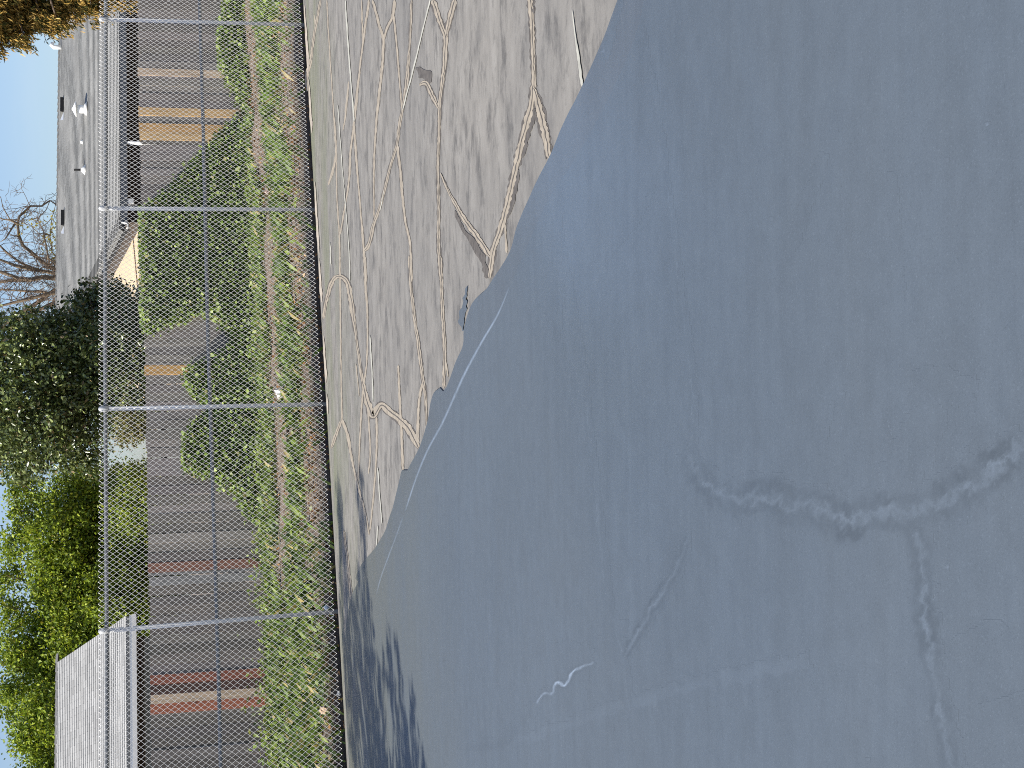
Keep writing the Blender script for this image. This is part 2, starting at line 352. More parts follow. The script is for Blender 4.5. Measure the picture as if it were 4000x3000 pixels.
court = MB()
court.add([P(-40, -70, 0), P(40, -70, 0), P(40, 0, 0), P(-40, 0, 0), P(-40, -70, -0.13), P(40, -70, -0.13), P(40, 0, -0.13), P(-40, 0, -0.13)],
          [(0, 1, 2, 3), (2, 6, 7, 3), (0, 4, 5, 1), (1, 5, 6, 2), (0, 3, 7, 4)], 0)
cracks = [  # (points, width px, halo)
    (crop5([(155, 0), (120, 180), (95, 360), (72, 440), (75, 540)]), (7, 8, 7, 12, 6), 3),
    (crop5([(118, 85), (122, 180)]), 4, 0),
    (crop5([(190, 0), (205, 260), (230, 650), (245, 870), (250, 1150), (265, 1400), (268, 1610)]), (4, 4, 4, 7, 4, 5, 5), 2),
    (crop5([(245, 900), (225, 1010), (200, 1090)]), (3, 9, 7), 0),
    (crop5([(440, 0), (405, 240), (375, 500), (350, 730), (330, 900), (322, 1050), (300, 1200), (270, 1380)]), (7, 7, 5, 9, 6, 7, 5, 5), 4),
    (crop5([(320, 480), (300, 680), (285, 770)]), (4, 7, 3), 0),
    (crop5([(350, 730), (365, 950), (385, 1180), (405, 1420), (415, 1560), (425, 1659)]) , (8, 7, 5, 7, 8), 3),
    (crop5([(395, 0), (400, 150), (403, 250)]), (5, 4), 3),
    (crop5([(460, 0), (500, 150), (525, 260), (505, 500), (480, 750), (468, 1000), (470, 1280)]), (8, 8, 9, 7, 6, 5, 4), 5),
    (crop5([(590, 0), (580, 90), (545, 170), (525, 240)]), (9, 9, 8, 6), 6),
    (crop5([(585, 90), (605, 300), (620, 480), (632, 640)]), (6, 6, 5, 5), 5),
    (crop5([(690, 0), (680, 250), (665, 450), (640, 620), (615, 760), (605, 850), (560, 1000), (510, 1200), (470, 1310), (440, 1440), (410, 1480)]), (6, 7, 6, 11, 8, 9, 7, 8, 8, 10, 12), 5),
    (crop5([(605, 850), (625, 1020), (650, 1280), (680, 1430), (690, 1659)]) , (8, 8, 7, 8), 4),
    (crop5([(815, 0), (860, 130), (890, 220)]), (18, 16, 10), 9),
    (crop5([(945, 0), (912, 120), (890, 225)]), (20, 16, 10), 9),
    (crop5([(892, 200), (882, 400), (858, 590), (850, 850), (845, 1000), (850, 1200), (850, 1450), (865, 1659)]), (15, 12, 9, 8, 7, 8, 9, 10), 8),
    (crop5([(848, 640), (812, 560), (775, 490), (735, 500)]), (9, 14, 14, 16), 7),
    (crop5([(1388, -10), (1400, 150), (1408, 400), (1412, 520)]), (18, 15, 12, 14), 12),
    (crop5([(1405, 500), (1395, 620), (1340, 830), (1290, 1050), (1230, 1300), (1170, 1480), (1150, 1640)]), (14, 22, 20, 19, 18, 17, 12), 10),
    (crop5([(1410, 520), (1445, 650), (1480, 800), (1500, 930)]), (14, 24, 22, 15), 12),
    (crop5([(860, 1020), (920, 1150), (1000, 1290), (1080, 1400), (1150, 1510)]), (5, 8, 14, 18, 14), 4),
    (crop5([(1240, 1320), (1250, 1490)]), (5, 8), 0),
    (crop6([(135, 290), (142, 230), (160, 160), (180, 110), (210, 95), (240, 115), (255, 160), (275, 300), (300, 480), (320, 600), (345, 700), (365, 740), (400, 690), (440, 720), (490, 760), (530, 800), (575, 890)]), (8, 10, 12, 14, 16, 16, 10, 7, 8, 9, 12, 22, 22, 22, 24, 24, 14), 4),
    (crop6([(210, 0), (212, 200), (215, 450), (220, 760)]), (6, 5, 4, 6), 2),
    (crop6([(220, 755), (195, 820), (170, 890)]), (7, 11, 9), 2),
    (crop6([(220, 755), (245, 830), (270, 960), (290, 1050), (330, 1200), (345, 1290)]), (8, 10, 6, 7, 5, 5), 3),
    (crop6([(325, 0), (330, 150), (338, 270), (335, 480), (318, 620), (305, 800), (295, 1040)]), (9, 7, 5, 5, 6, 5, 4), 3),
    (crop6([(285, 500), (300, 650)]), (4, 3), 0),
    (crop6([(340, 700), (350, 900), (342, 1010)]), (6, 4), 2),
    (crop6([(380, 745), (378, 950), (350, 1270)]), (8, 5, 5), 2),
    (crop6([(530, 0), (545, 200), (575, 420), (590, 540), (605, 650), (612, 790)]), (8, 9, 9, 11, 9, 5), 4),
    (crop6([(590, 590), (575, 700), (570, 870)]), (7, 9, 9), 3),
    (crop6([(675, 0), (685, 250), (695, 430), (690, 610)]), (11, 9, 10, 9), 5),
    (crop6([(697, 470), (712, 560)]), (7, 4), 2),
    (crop6([(480, 505), (490, 720), (495, 800), (502, 995)]), (6, 7, 8, 8), 3),
    (crop6([(228, 1270), (250, 1450), (268, 1620)]), (6, 9, 11), 1),
]
for uv, w, h in cracks:
    w = tuple(k * 1.12 for k in w) if hasattr(w, "__len__") else w
    if h:
        wh = [k * 1.05 + h * 0.8 for k in (w if hasattr(w, '__len__') else [w, w])]
        ribbon(court, uv, wh, 2, 0.0006, 0.30, True, 6, 1.0, 0.0)
    ribbon(court, uv, w, 1, 0.0024, 0.30, True, 5, 0.6)
    if max(w if hasattr(w, '__len__') else [w]) >= 12: ribbon(court, uv, [max(1.0, k * 0.14) for k in w], 2, 0.0036, 0.6, True, 5, 2.2)
for uv, w in [(crop5([(300, 0), (318, 300), (340, 560), (352, 720)]), 5), (crop5([(255, 620), (275, 900), (290, 1080)]), 3), (crop5([(290, 1080), (320, 1450), (326, 1659)]), 3),
              (crop5([(802, -8), (750, 200), (710, 370), (660, 560), (637, 650)]), 5), (crop5([(1635, 60), (1650, 180), (1672, 330), (1695, 510)]), (3, 5, 9, 11)),
              (crop6([(350, 370), (360, 560), (365, 680)]), 4), (crop6([(385, 980), (405, 1240)]), 4), (crop6([(385, 1250), (380, 1340)]), 4), (crop5([(210, 1430), (215, 1560)]), 4), (crop5([(505, 1240), (528, 1120)]), 3)]:
    ribbon(court, uv, w, 3, 0.0048, 0.35, True, 8, 0.5)
# dark stains spilled beside the filled cracks
for uv, w in [(crop5([(715, 400), (760, 430), (800, 490)]), (10, 48, 20)), (crop5([(945, 1240), (985, 1340), (1060, 1440), (1110, 1540), (1135, 1640)]), (6, 16, 20, 26, 16)), (crop5([(1418, 640), (1400, 720), (1360, 860), (1345, 930)]), (14, 20, 12, 8)),
              (crop5([(1420, 680), (1450, 760), (1475, 860), (1485, 940)]), (10, 18, 10, 6)), (crop5([(1320, 1000), (1290, 1180), (1240, 1300)]), (10, 16, 8)), (crop5([(1410, 40), (1412, 80)]), (16, 14))]:
    ribbon(court, uv, w, 2, 0.0017, 0.5, True, 6, 2.0)
lip_edge = [(u, 1356 - (1356 - 1184) * u / 3000.0 - 0.5) for u in range(-300, 3301, 60)]
for a, b in ((2980, 2700), (2690, 2480), (2290, 2010), (1990, 1820), (1690, 1500), (1460, 1380)):
    uvl = [(u, 1356 - 172 * u / 3000.0 + 4) for u in np.linspace(a, b, 6)]
    ribbon(court, uvl, (3, 6, 8, 7, 9, 3), 4, 0.006, 0.4, True, 10, 0.8)
structure(court.build('court', [M['court'], M['filler'], M['sealant'], M['line'], M['lip']]))

edge_px = main_([(1333, 0), (1300, 90), (1258, 185), (1220, 260), (1186, 340), (1160, 390), (1120, 480), (1100, 545), (1062, 607), (1050, 625), (1020, 655), (1003, 705), (1000, 745), (985, 780), (965, 835), (957, 846), (950, 838), (938, 847), (930, 870), (922, 915), (905, 968), (885, 1005), (880, 1016), (868, 1016), (862, 1040), (850, 1090), (840, 1120), (830, 1150), (805, 1190), (780, 1220), (768, 1250)])
edge_px += [(728, 1398), (700, 1384), (668, 1372), (560, 1352), (420, 1344), (200, 1352), (0, 1364)]
line_px = main_([(1400, -60), (1378, 60), (1325, 190), (1250, 330), (1180, 440), (1105, 610), (1075, 680), (1040, 740), (1005, 805), (980, 860), (955, 915), (925, 970), (900, 1030), (875, 1105), (858, 1150), (842, 1195), (825, 1240), (812, 1290), (800, 1345), (795, 1420), (790, 1520), (800, 1680)])
ep = [on_ground(u, v, 0.008) for u, v in resample(edge_px, 14)]
nse = smooth_noise(len(ep), 3.0)
for i, p in enumerate(ep): p[1] += 0.006 * nse[i]
lp = [on_ground(u, v, 0.008) for u, v in resample(line_px, 25)]
d0 = ep[0] - ep[6]; d0 /= np.linalg.norm(d0); d1 = lp[0] - lp[6]; d1 /= np.linalg.norm(d1)
ep = [ep[0] + d0 * 4] + ep; lp = [lp[0] + d0 * 4.2 + d1 * 0.1] + lp
el = P(-9, -0.25, 0.008); ll = P(-9, -4.2, 0.008)
ep.append(el); lp.append(ll)
from mathutils.geometry import delaunay_2d_cdt
def poly_sheet(mb_v, mb_f, mids, loop, mi):
    z = float(loop[0][2]); r = delaunay_2d_cdt([Vector((p[0], p[1])) for p in loop], [], [list(range(len(loop)))], 1, 1e-5)
    k = len(mb_v); mb_v += [(q.x, q.y, z) for q in r[0]]
    for f in r[2]: mb_f.append(tuple(k + i for i in f)); mids.append(mi)
cv, cf, cm = [], [], []
poly_sheet(cv, cf, cm, ep + lp[::-1], 1)
poly_sheet(cv, cf, cm, lp + [np.array((-14, 2, 0.008)), np.array((-14, -8, 0.008)), np.array((12, -8, 0.008)), np.array((12, lp[0][1], 0.008))], 0)
k0 = len(cv)                       # the rolled edge of the coat, down to the old surface
for p in ep: cv += [tuple(p), (p[0], p[1], -0.002)]
for i in range(len(ep) - 1): cf.append((k0 + 2 * i, k0 + 2 * i + 2, k0 + 2 * i + 3, k0 + 2 * i + 1)); cm.append(1)
tint = [0.0] * len(cv)
ZC[0] = 0.0
def ridge_line(uv, w, rise, amp):
    prof = [(-1, 0), (-0.6, 0.25), (0, 0.7), (0.6, 0.35), (1, 0)]
    q = np.array(resample(uv, 12)); n = len(q); d = np.gradient(q, axis=0); d /= np.linalg.norm(d, axis=1)[:, None] + 1e-9
    nrm = np.stack([-d[:, 1], d[:, 0]], 1); W = np.interp(np.linspace(0, 1, n), np.linspace(0, 1, len(w)), w)
    e = np.clip(np.minimum(np.arange(n), np.arange(n)[::-1]) / 5.0, 0, 1); A = (0.9 + 0.3 * smooth_noise(n, 6)) * e * amp; k = len(cv)
    for i in range(n):
        for x, tv in prof:
            g = on_ground(*(q[i] + nrm[i] * x * W[i] * 0.5), 0.0083); g[2] += rise * max(0, 1 - abs(x)) * e[i]; cv.append(tuple(g)); tint.append(tv * A[i])
    for i in range(n - 1):
        for j in range(4): cf.append((k + i * 5 + j, k + i * 5 + j + 1, k + (i + 1) * 5 + j + 1, k + (i + 1) * 5 + j)); cm.append(0)
MSTEP = 7.0
MU, MV = np.meshgrid(np.arange(-120, 3120, MSTEP), np.arange(1560, 4120, MSTEP))
def wn_(a, b, f, ph): return np.sin(a * f + ph + 1.6 * np.sin(b * f * 1.3 + ph * 2)) * np.cos(b * f * 0.9 - ph + 1.2 * np.sin(a * f * 0.7))
MF = np.zeros_like(MU)
def tinted(uv, prof, w, step=14, wig=4.0, rise=0.0, amp=1.0):
    """soft mark in the coat: prof = [(across -1..1, tint)], w = full width in photo pixels; gathered into one sheet on the court"""
    q = np.array(resample(uv, step)); n = len(q); W = np.interp(np.linspace(0, 1, n), np.linspace(0, 1, len(w)), w) if hasattr(w, '__len__') else np.full(n, float(w))
    e = np.clip(np.minimum(np.arange(n), np.arange(n)[::-1]) / 5.0, 0, 1); A = (0.8 + 0.4 * smooth_noise(n, 5)) * e * amp
    cen = 0.24 * smooth_noise(n, 2.6) * (wig > 2)
    m = W.max() * 0.75 + 20; sel = (MU > q[:, 0].min() - m) & (MU < q[:, 0].max() + m) & (MV > q[:, 1].min() - m) & (MV < q[:, 1].max() + m)
    u = MU[sel]; v = MV[sel]; wa = 0.09 * W.mean() + 1.0
    u = u + wa * (wn_(u, v, 0.045, 0.4) + 0.7 * wn_(u, v, 0.11, 1.3)); v = v + wa * (wn_(u, v, 0.05, 2.2) + 0.7 * wn_(u, v, 0.12, 0.2))
    best = np.full(len(u), 1e9); xs = np.zeros(len(u)); av = np.zeros(len(u)); cc = np.zeros(len(u))
    for i in range(n - 1):
        a = q[i]; d = q[i + 1] - a; L2 = d @ d + 1e-9; k = np.clip(((u - a[0]) * d[0] + (v - a[1]) * d[1]) / L2, 0, 1)
        du = u - a[0] - k * d[0]; dv = v - a[1] - k * d[1]; D = du * du + dv * dv; up = D < best
        sg = np.sign(d[0] * dv - d[1] * du); ww = W[i] * (1 - k) + W[i + 1] * k
        best = np.where(up, D, best); xs = np.where(up, sg * np.sqrt(D) / (ww * 0.5), xs); av = np.where(up, A[i] * (1 - k) + A[i + 1] * k, av); cc = np.where(up, cen[i] * (1 - k) + cen[i + 1] * k, cc)
    xs = xs + cc * np.clip(1 - np.abs(xs), 0, 1)
    t = np.interp(xs, [p[0] for p in prof], [p[1] for p in prof], left=0, right=0) * av
    old = MF[sel]; MF[sel] = np.where(np.abs(t) > np.abs(old), t, old)
RIDGE = [(-1, 0), (-0.55, 0.15), (0, 0.75), (0.55, 0.15), (1, 0)]
CRK = [(-1, 0), (-0.86, -0.25), (-0.62, -0.95), (-0.36, -0.9), (-0.24, 0.0), (-0.02, 0.16), (0.20, 0.0), (0.34, -0.9), (0.60, -0.85), (0.84, -0.2), (1, 0)]
FAINT = [(-1, 0), (-0.45, -0.25), (0, 0.16), (0.45, -0.25), (1, 0)]
ridge_line(main_([(1100, 620), (1075, 680), (1040, 740), (1005, 805), (980, 860), (955, 915), (925, 970), (900, 1030), (875, 1105)]), (7, 10, 11, 12, 12, 11, 10, 9, 8), 0.0012, 1.1)
ridge_line(main_([(872, 1112), (855, 1160), (840, 1200), (822, 1250), (812, 1290)]), (7, 7, 6), 0.0006, 0.7)
riv = main_([(1478, 975), (1500, 1010), (1530, 1045), (1560, 1070), (1600, 1082), (1640, 1070), (1675, 1075), (1710, 1100), (1745, 1092), (1790, 1112), (1835, 1128), (1880, 1108), (1930, 1110), (1970, 1108), (2020, 1090), (2080, 1060), (2140, 1020), (2225, 950)])
tinted(riv, CRK, (80, 150, 180, 180, 190, 180, 200, 170), 12, 3.0, 0.0, 1.0)
tinted(main_([(1968, 1112), (1985, 1180), (1992, 1250), (1998, 1330), (2005, 1400), (2022, 1480), (2035, 1560), (2060, 1680)]), CRK, (120, 110, 100, 120, 90, 105, 110, 110), 12, 2.5, 0.0, 0.9)
tinted(main_([(1488, 1150), (1470, 1205), (1440, 1265), (1415, 1300), (1385, 1355), (1345, 1425)]), CRK, (30, 50, 60, 60, 55, 30), 10, 2.0, 0.001, 1.0)
tinted(main_([(1282, 1432), (1255, 1442), (1238, 1452), (1222, 1478), (1205, 1476), (1190, 1498), (1172, 1500), (1160, 1522)]), [(-1, 0), (-0.6, -0.5), (-0.28, 0.2), (0, 0.9), (0.28, 0.25), (0.6, -0.5), (1, 0)], (28, 36, 38, 36, 26), 7, 2.5, 0.003, 1.3)
tinted(main_([(1160, 1525), (1125, 1560), (1095, 1600), (1060, 1612), (1000, 1618)]), [(-1, 0), (-0.3, -0.35), (0.3, -0.3), (1, 0)], (50, 60, 50, 40), 12, 5.0, 0, 1.0)
tinted(main_([(1385, 40), (1420, 240), (1440, 400), (1470, 640), (1490, 800), (1498, 960)]), FAINT, (16, 22, 30, 36, 40, 46), 16, 3.0, 0.0015, 0.8)
tinted(main_([(1208, 470), (1230, 620), (1255, 760), (1270, 900), (1290, 1100), (1312, 1300), (1340, 1400), (1362, 1560)]), FAINT, (14, 20, 24, 28, 40, 50, 50, 40), 16, 3.0, 0.0015, 0.75)
tinted(main_([(1412, 400), (1380, 470), (1340, 520), (1310, 560)]), FAINT, (12, 16, 12), 12, 2.0, 0.001, 0.7)
tinted(main_([(1100, 1610), (1220, 1580), (1340, 1540), (1480, 1505), (1640, 1470), (1760, 1440)]), [(-1, 0), (-0.6, 0.12), (-0.15, 0.10), (0.05, -0.16), (0.6, -0.12), (1, 0)], (60, 90, 120, 140, 120), 24, 4.0, 0, 0.45)
tinted(main_([(1290, 1390), (1330, 1375), (1350, 1340)]), FAINT, (40, 46, 30), 12, 3.0, 0, 0.8)
# broad soft stains and squeegee laps over the whole coat
for k in range(26):
    u0, v0 = rng.uniform(0, 3000), rng.uniform(1900, 6500); L = rng.uniform(120, 520); a_ = rng.normal(0.35, 0.35) + (0 if rng.random() < 0.7 else 1.4)
    pts_ = [(u0 + L * x * math.cos(a_) + 20 * math.sin(3 * x), v0 + L * x * math.sin(a_) * 0.6) for x in (-0.5, -0.2, 0.1, 0.5)]
    if rng.random() < 0.5: tinted(pts_, [(-1, 0), (-0.3, -0.10), (0.4, -0.12), (1, 0)], (rng.uniform(30, 160),) * 2, 30, 1.0, 0, 1.0)
    else: tinted(pts_, [(-1, 0), (0, 0.06), (1, 0)], (rng.uniform(10, 26),) * 2, 20, 1.0, 0, 1.0)
for k in range(26):
    u0, v0 = rng.uniform(0, 6500), rng.uniform(2300, 3950); tinted([(u0, v0), (u0 + rng.uniform(-14, 14), v0 + rng.uniform(-10, 10))], [(-1, 0), (0, 0.8), (1, 0)], (14, 14), 3, 1.0, 0, rng.uniform(0.3, 1.0) * 2)
def in_poly(x, y, poly):
    r = np.zeros(x.shape, bool); j = len(poly) - 1
    for i in range(len(poly)):
        xi, yi = poly[i]; xj, yj = poly[j]
        r ^= ((yi > y) != (yj > y)) & (x < (xj - xi) * (y - yi) / (yj - yi + 1e-12) + xi); j = i
    return r
inside = in_poly(MU, MV, [(p[0], p[1] + 4) for p in resample(edge_px, 14)] + [(-900, 1368), (-900, 6500), (3600, 6500), (3600, 2672)])
MF *= inside
e1_ = np.abs(MF) > 0.004; keepf = e1_[:-1, :-1] | e1_[1:, :-1] | e1_[:-1, 1:] | e1_[1:, 1:]
keepf &= inside[:-1, :-1] & inside[1:, :-1] & inside[:-1, 1:] & inside[1:, 1:]
idx = -np.ones(MU.shape, int); need = np.zeros(MU.shape, bool)
for dj in (0, 1):
    for di in (0, 1): need[dj:MU.shape[0] - 1 + dj, di:MU.shape[1] - 1 + di] |= keepf
k = len(cv); idx[need] = k + np.arange(need.sum())
for u, v, t in zip(MU[need], MV[need], MF[need]): cv.append(tuple(on_ground(u, v, 0.0082))); tint.append(float(t))
jj, ii = np.nonzero(keepf)
for j, i in zip(jj, ii): cf.append((int(idx[j, i]), int(idx[j + 1, i]), int(idx[j + 1, i + 1]), int(idx[j, i + 1]))); cm.append(0)
o = obj('coating', cv, cf, [M['coat'], M['coat_thin']], mids=cm, fattr=tint)
structure(o)
# torn smear of coat ahead of the edge
sm = MB(); ribbon(sm, main_([(1010, 618), (1004, 640), (1000, 665), (996, 690), (1000, 715)]), (4, 14, 20, 18, 10), 0, 0.006, 0.7, True, 5, 2.0)
o = sm.build('coating_smear', M['coat_thin']); structure(o)

# ------------------------------------------------------------------ chain-link fence
TF = 0.12
def s_of(u, v, t=TF): return st(on_t(u, v, t))[0]
fence = thing('chain_link_fence', 'tall galvanised chain-link fence with pipe posts along the court edge', 'fence', P(0, TF, 0))
Z_TOP, Z_MID = 2.46, 1.295
posts = [(s_of(2903, 1190), s_of(2925, 395)), (s_of(2181, 1225), s_of(2186, 408)), (s_of(1421, 1268), s_of(1403, 406)), (s_of(613, 1325), s_of(535, 402))]
posts = [(posts[0][0] + 2.6, posts[0][0] + 2.62)] + posts + [(posts[3][0] - 2.45, posts[3][0] - 2.5)]
for sb, stp in posts:
    mb = MB(); mb.tube([P(sb, TF, -0.1), P(0.5 * (sb + stp), TF, 1.2), P(stp, TF, Z_TOP + 0.02)], 0.0235, 14)
    po = mb.build('post', M['galv'], fence, True)
    cp = MB(); cp.tube([P(stp, TF, Z_TOP - 0.05), P(stp, TF, Z_TOP + 0.025), P(stp, TF, Z_TOP + 0.05), P(stp, TF, Z_TOP + 0.06)], [0.031, 0.032, 0.024, 0.006], 12)
    cp.build('post_cap', M['galv'], po, True)
SL, SR = -7.0, 9.5
def rail(name, zf, rad, t):
    mb = MB(); pts = []
    for s in np.linspace(SL, SR, 40): pts.append(P(s, t + 0.004 * math.sin(s * 1.3), zf + 0.006 * math.sin(s * 0.9 + 1)))
    mb.tube(pts, rad, 12); return mb.build(name, M['rail'], fence, True)
rail('top_rail', Z_TOP - 0.02, 0.021, TF + 0.03); rail('middle_rail', Z_MID, 0.021, TF + 0.045)
DX, DZ = 0.0297, 0.0768
Z0, Z1 = 0.035, Z_TOP + 0.055
nz_ = int(round((Z1 - Z0) / (DZ / 2)))
wv, wf = [], []
ncol = int((SR - SL) / DX); WR = 0.0027; NS = 5
for k in range(ncol):
    s0 = SL + k * DX; base = len(wv); pts = []
    for j in range(nz_ + 1):
        z = Z0 + j * (Z1 - Z0) / nz_; side = (j + k) % 2
        s = s0 + (0.5 if side else -0.5) * DX + 0.0025 * math.sin(k * 0.7 + j * 1.3)
        pts.append(P(s, TF - 0.034 + (0.003 if side else -0.003) + 0.012 * math.sin(s * 1.1 + z * 0.8), z + 0.004 * math.sin(s * 2.3)))
    e = np.array(pts)
    for j, p in enumerate(e):
        d = e[min(j + 1, nz_)] - e[max(j - 1, 0)]; d /= np.linalg.norm(d)
        a = np.cross(d, E2); a /= np.linalg.norm(a)
        for q in range(NS):
            w = 2 * math.pi * q / NS; wv.append(p + WR * (math.cos(w) * a + math.sin(w) * E2))
    for j in range(nz_):
        for q in range(NS):
            wf.append((base + j * NS + q, base + j * NS + (q + 1) % NS, base + (j + 1) * NS + (q + 1) % NS, base + (j + 1) * NS + q))
obj('wire_mesh', wv, np.array(wf), M['wire'], fence, True)
# ------------------------------------------------------------------ wooden fence
TW = 5.64
wood = thing('wooden_fence', 'weathered grey board fence with a few new orange and red-brown boards behind the ivy', 'fence', P(0, TW, 0.42))
def sw(u, v=700): return st(on_t(u, v, TW))[0]
special = [(sw(2729, 700), sw(2701, 700), (0.68, 0.50, 0.34), 'pale tan replacement board'), (sw(2577), sw(2545), (0.70, 0.44, 0.19), 'new orange board, single one between two grey stretches'),
           (sw(2515), sw(2484), (0.64, 0.37, 0.14), 'knotty orange board of the new pair'), (sw(2483), sw(2451), (0.72, 0.46, 0.20), 'light orange board of the new pair'),
           (sw(1574), sw(1537), (0.66, 0.37, 0.12), 'orange board beside the bare triangle in the ivy'), (sw(810, 800), sw(772, 800), (0.26, 0.12, 0.08), 'faded red-brown board'),
           (sw(372, 750), sw(334, 750), (0.27, 0.09, 0.055), 'deep red-brown board'), (sw(333, 750), sw(296, 750), (0.085, 0.045, 0.035), 'dark maroon board'),
           (sw(295, 750), sw(260, 750), (0.56, 0.41, 0.28), 'tan board between red boards'), (sw(259, 750), sw(221, 750), (0.40, 0.13, 0.07), 'bright red-brown board')]
def ztop(s): return np.interp(s, [-6, -2.3, 2.2, 8.9, 14], [2.13, 2.137, 2.162, 2.227, 2.25])
greys = MB(); s = -7.0
def board_to(mb, a, b, col, dog, zt, dt, lean):
    t0 = TW + dt; t1 = t0 + 0.018; zb = float(gz(TW)) - 0.06; w = b - a; e = 0.03 if dog else 0.002
    prof = [(a, zb), (b, zb), (b + lean, zt - e), (b - e + lean, zt), (a + e + lean, zt), (a + lean, zt - e)]
    v = [P(x, t0, z) for x, z in prof] + [P(x, t1, z) for x, z in prof]
    mb.add(v, [(0, 1, 2, 3, 4, 5), (11, 10, 9, 8, 7, 6)] + [(i, i + 6, (i + 1) % 6 + 6, (i + 1) % 6) for i in range(6)], 0, col)
while s < 14.0:
    hit = next((q for q in special if q[0] - 0.075 < s < q[1] - 0.02), None)
    if hit: s = hit[1] + 0.004; continue
    nxt = min([q[0] for q in special if q[0] > s], default=99)
    w = min(0.138 + random.uniform(-0.006, 0.008), max(0.05, nxt - s - 0.004))
    k = random.uniform(0.72, 1.25); left = s < -0.5
    if left: k *= 0.66
    g = np.array((0.235, 0.203, 0.178)) * k * np.array((1, 1 + random.uniform(-0.03, 0.02), 1 + random.uniform(-0.05, 0.05)))
    if left and random.random() < 0.22: g = np.array((0.24, 0.228, 0.215)) * random.uniform(0.8, 1.1)
    board_to(greys, s, s + w, tuple(g), s > 2.5, float(ztop(s)) + random.uniform(-0.014, 0.010), random.uniform(-0.005, 0.005), random.uniform(-0.006, 0.006))
    s += w + random.choice((0.002, 0.004, 0.006, 0.012))
greys.build('grey_boards', M['board'], wood, attr=True)
for a, b, c, lab in special:
    mb = MB(); board_to(mb, a, b, c, a > 2.5, float(ztop(a)) + random.uniform(-0.003, 0.012), -0.006, 0.0)
    mb.build('board', M['board'], wood, attr=True)['label'] = lab
rb = MB()
for z in (0.75, 1.85): rb.box_st(-7, 14, TW + 0.03, TW + 0.07, z, z + 0.09, 0, (0.15, 0.12, 0.1))
rb.build('back_rails', M['board'], wood, attr=True)

# ------------------------------------------------------------------ houses
def shingled(name, mat, parent, s0, s1, te, ze, tr, zr, thick=0.05, right_is_gable=False):
    """one roof slope of overlapping shingle courses, eave (te, ze) to ridge (tr, zr)"""
    L = math.hypot(tr - te, zr - ze); n = int(L / 0.14); v = []; f = []; uv = []
    dt, dz = (tr - te) / L, (zr - ze) / L; nt, nzv = -dz, dt
    if tr < te: nt, nzv = dz, -dt
    seg = 24
    for i in range(n + 1):
        a = i * L / n; b = min((i + 1) * L / n, L)
        rows = [(a, 0.014), (b, 0.0)] if i < n else []
        if not rows: break
        for (q, h) in rows:
            for k in range(seg + 1):
                s = s0 + (s1 - s0) * k / seg
                v.append(P(s, te + dt * q + nt * h, ze + dz * q + nzv * h)); uv.append((s, q))
        bse = len(v) - 2 * (seg + 1)
        for k in range(seg): f.append((bse + k, bse + k + 1, bse + seg + 2 + k, bse + seg + 1 + k))
        if i > 0:
            pr = bse - (seg + 1)
            for k in range(seg): f.append((pr + k, pr + k + 1, bse + k + 1, bse + k))
    # underside and eave edge
    k = len(v)
    for (q, h) in ((0, 0.010), (0, -thick), (L, -thick), (L, 0.0)):
        for s in (s0, s1): v.append(P(s, te + dt * q + nt * h, ze + dz * q + nzv * h)); uv.append((s, q))
    f += [(k, k + 2, k + 3, k + 1), (k + 2, k + 4, k + 5, k + 3), (k, k + 6, k + 4, k + 2), (k + 1, k + 3, k + 5, k + 7)]
    return obj(name, v, f, mat, parent, uv=uv)
def ridge_caps(mat, parent, s0, s1, tr, zr, slope):
    mb = MB(); s = s0; j = 0
    while s < s1:
        w = 0.20; h0, h1 = 0.015 + 0.012, 0.015
        for sg in (-1, 1):
            a = [P(s, tr, zr + h0 + 0.005), P(s + w, tr, zr + h1), P(s, tr + sg * 0.14, zr - 0.14 * slope + h0 - 0.01), P(s + w, tr + sg * 0.14, zr - 0.14 * slope + h1 - 0.014)]
            mb.add(a, [(0, 1, 3, 2) if sg > 0 else (0, 2, 3, 1)])
            mb.add([P(s, tr, zr + h0 + 0.005), P(s, tr + sg * 0.14, zr - 0.14 * slope + h0 - 0.01), P(s, tr + sg * 0.14, zr - 0.14 * slope - 0.02), P(s, tr, zr - 0.01)], [(0, 1, 2, 3)])
        s += w; j += 1
    return mb.build('ridge_cap', mat, parent)
# --- house on the right, grey roof
hs0, hte, hze, htr, hzr = 7.97, 12.0, 2.80, 19.0, 4.70
slope = (hzr - hze) / (htr - hte)
house = thing('house', 'single-storey house with grey shingle roof, cream gable wall and roof vents', 'house', P(14, 16, 0.5))
roof = shingled('roof', M['roof_a'], house, hs0, 27, hte, hze, htr, hzr)
shingled('back_roof', M['roof_a'], house, hs0, 27, 2 * htr - hte, hze, htr + 0.002, hzr)
ridge_caps(M['roof_a'], roof, hs0 - 0.03, 27, htr, hzr, slope)
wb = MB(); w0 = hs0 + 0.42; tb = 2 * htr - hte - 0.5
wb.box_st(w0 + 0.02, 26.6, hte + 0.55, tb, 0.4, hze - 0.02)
wb.build('front_wall', M['shadebrown'], house)
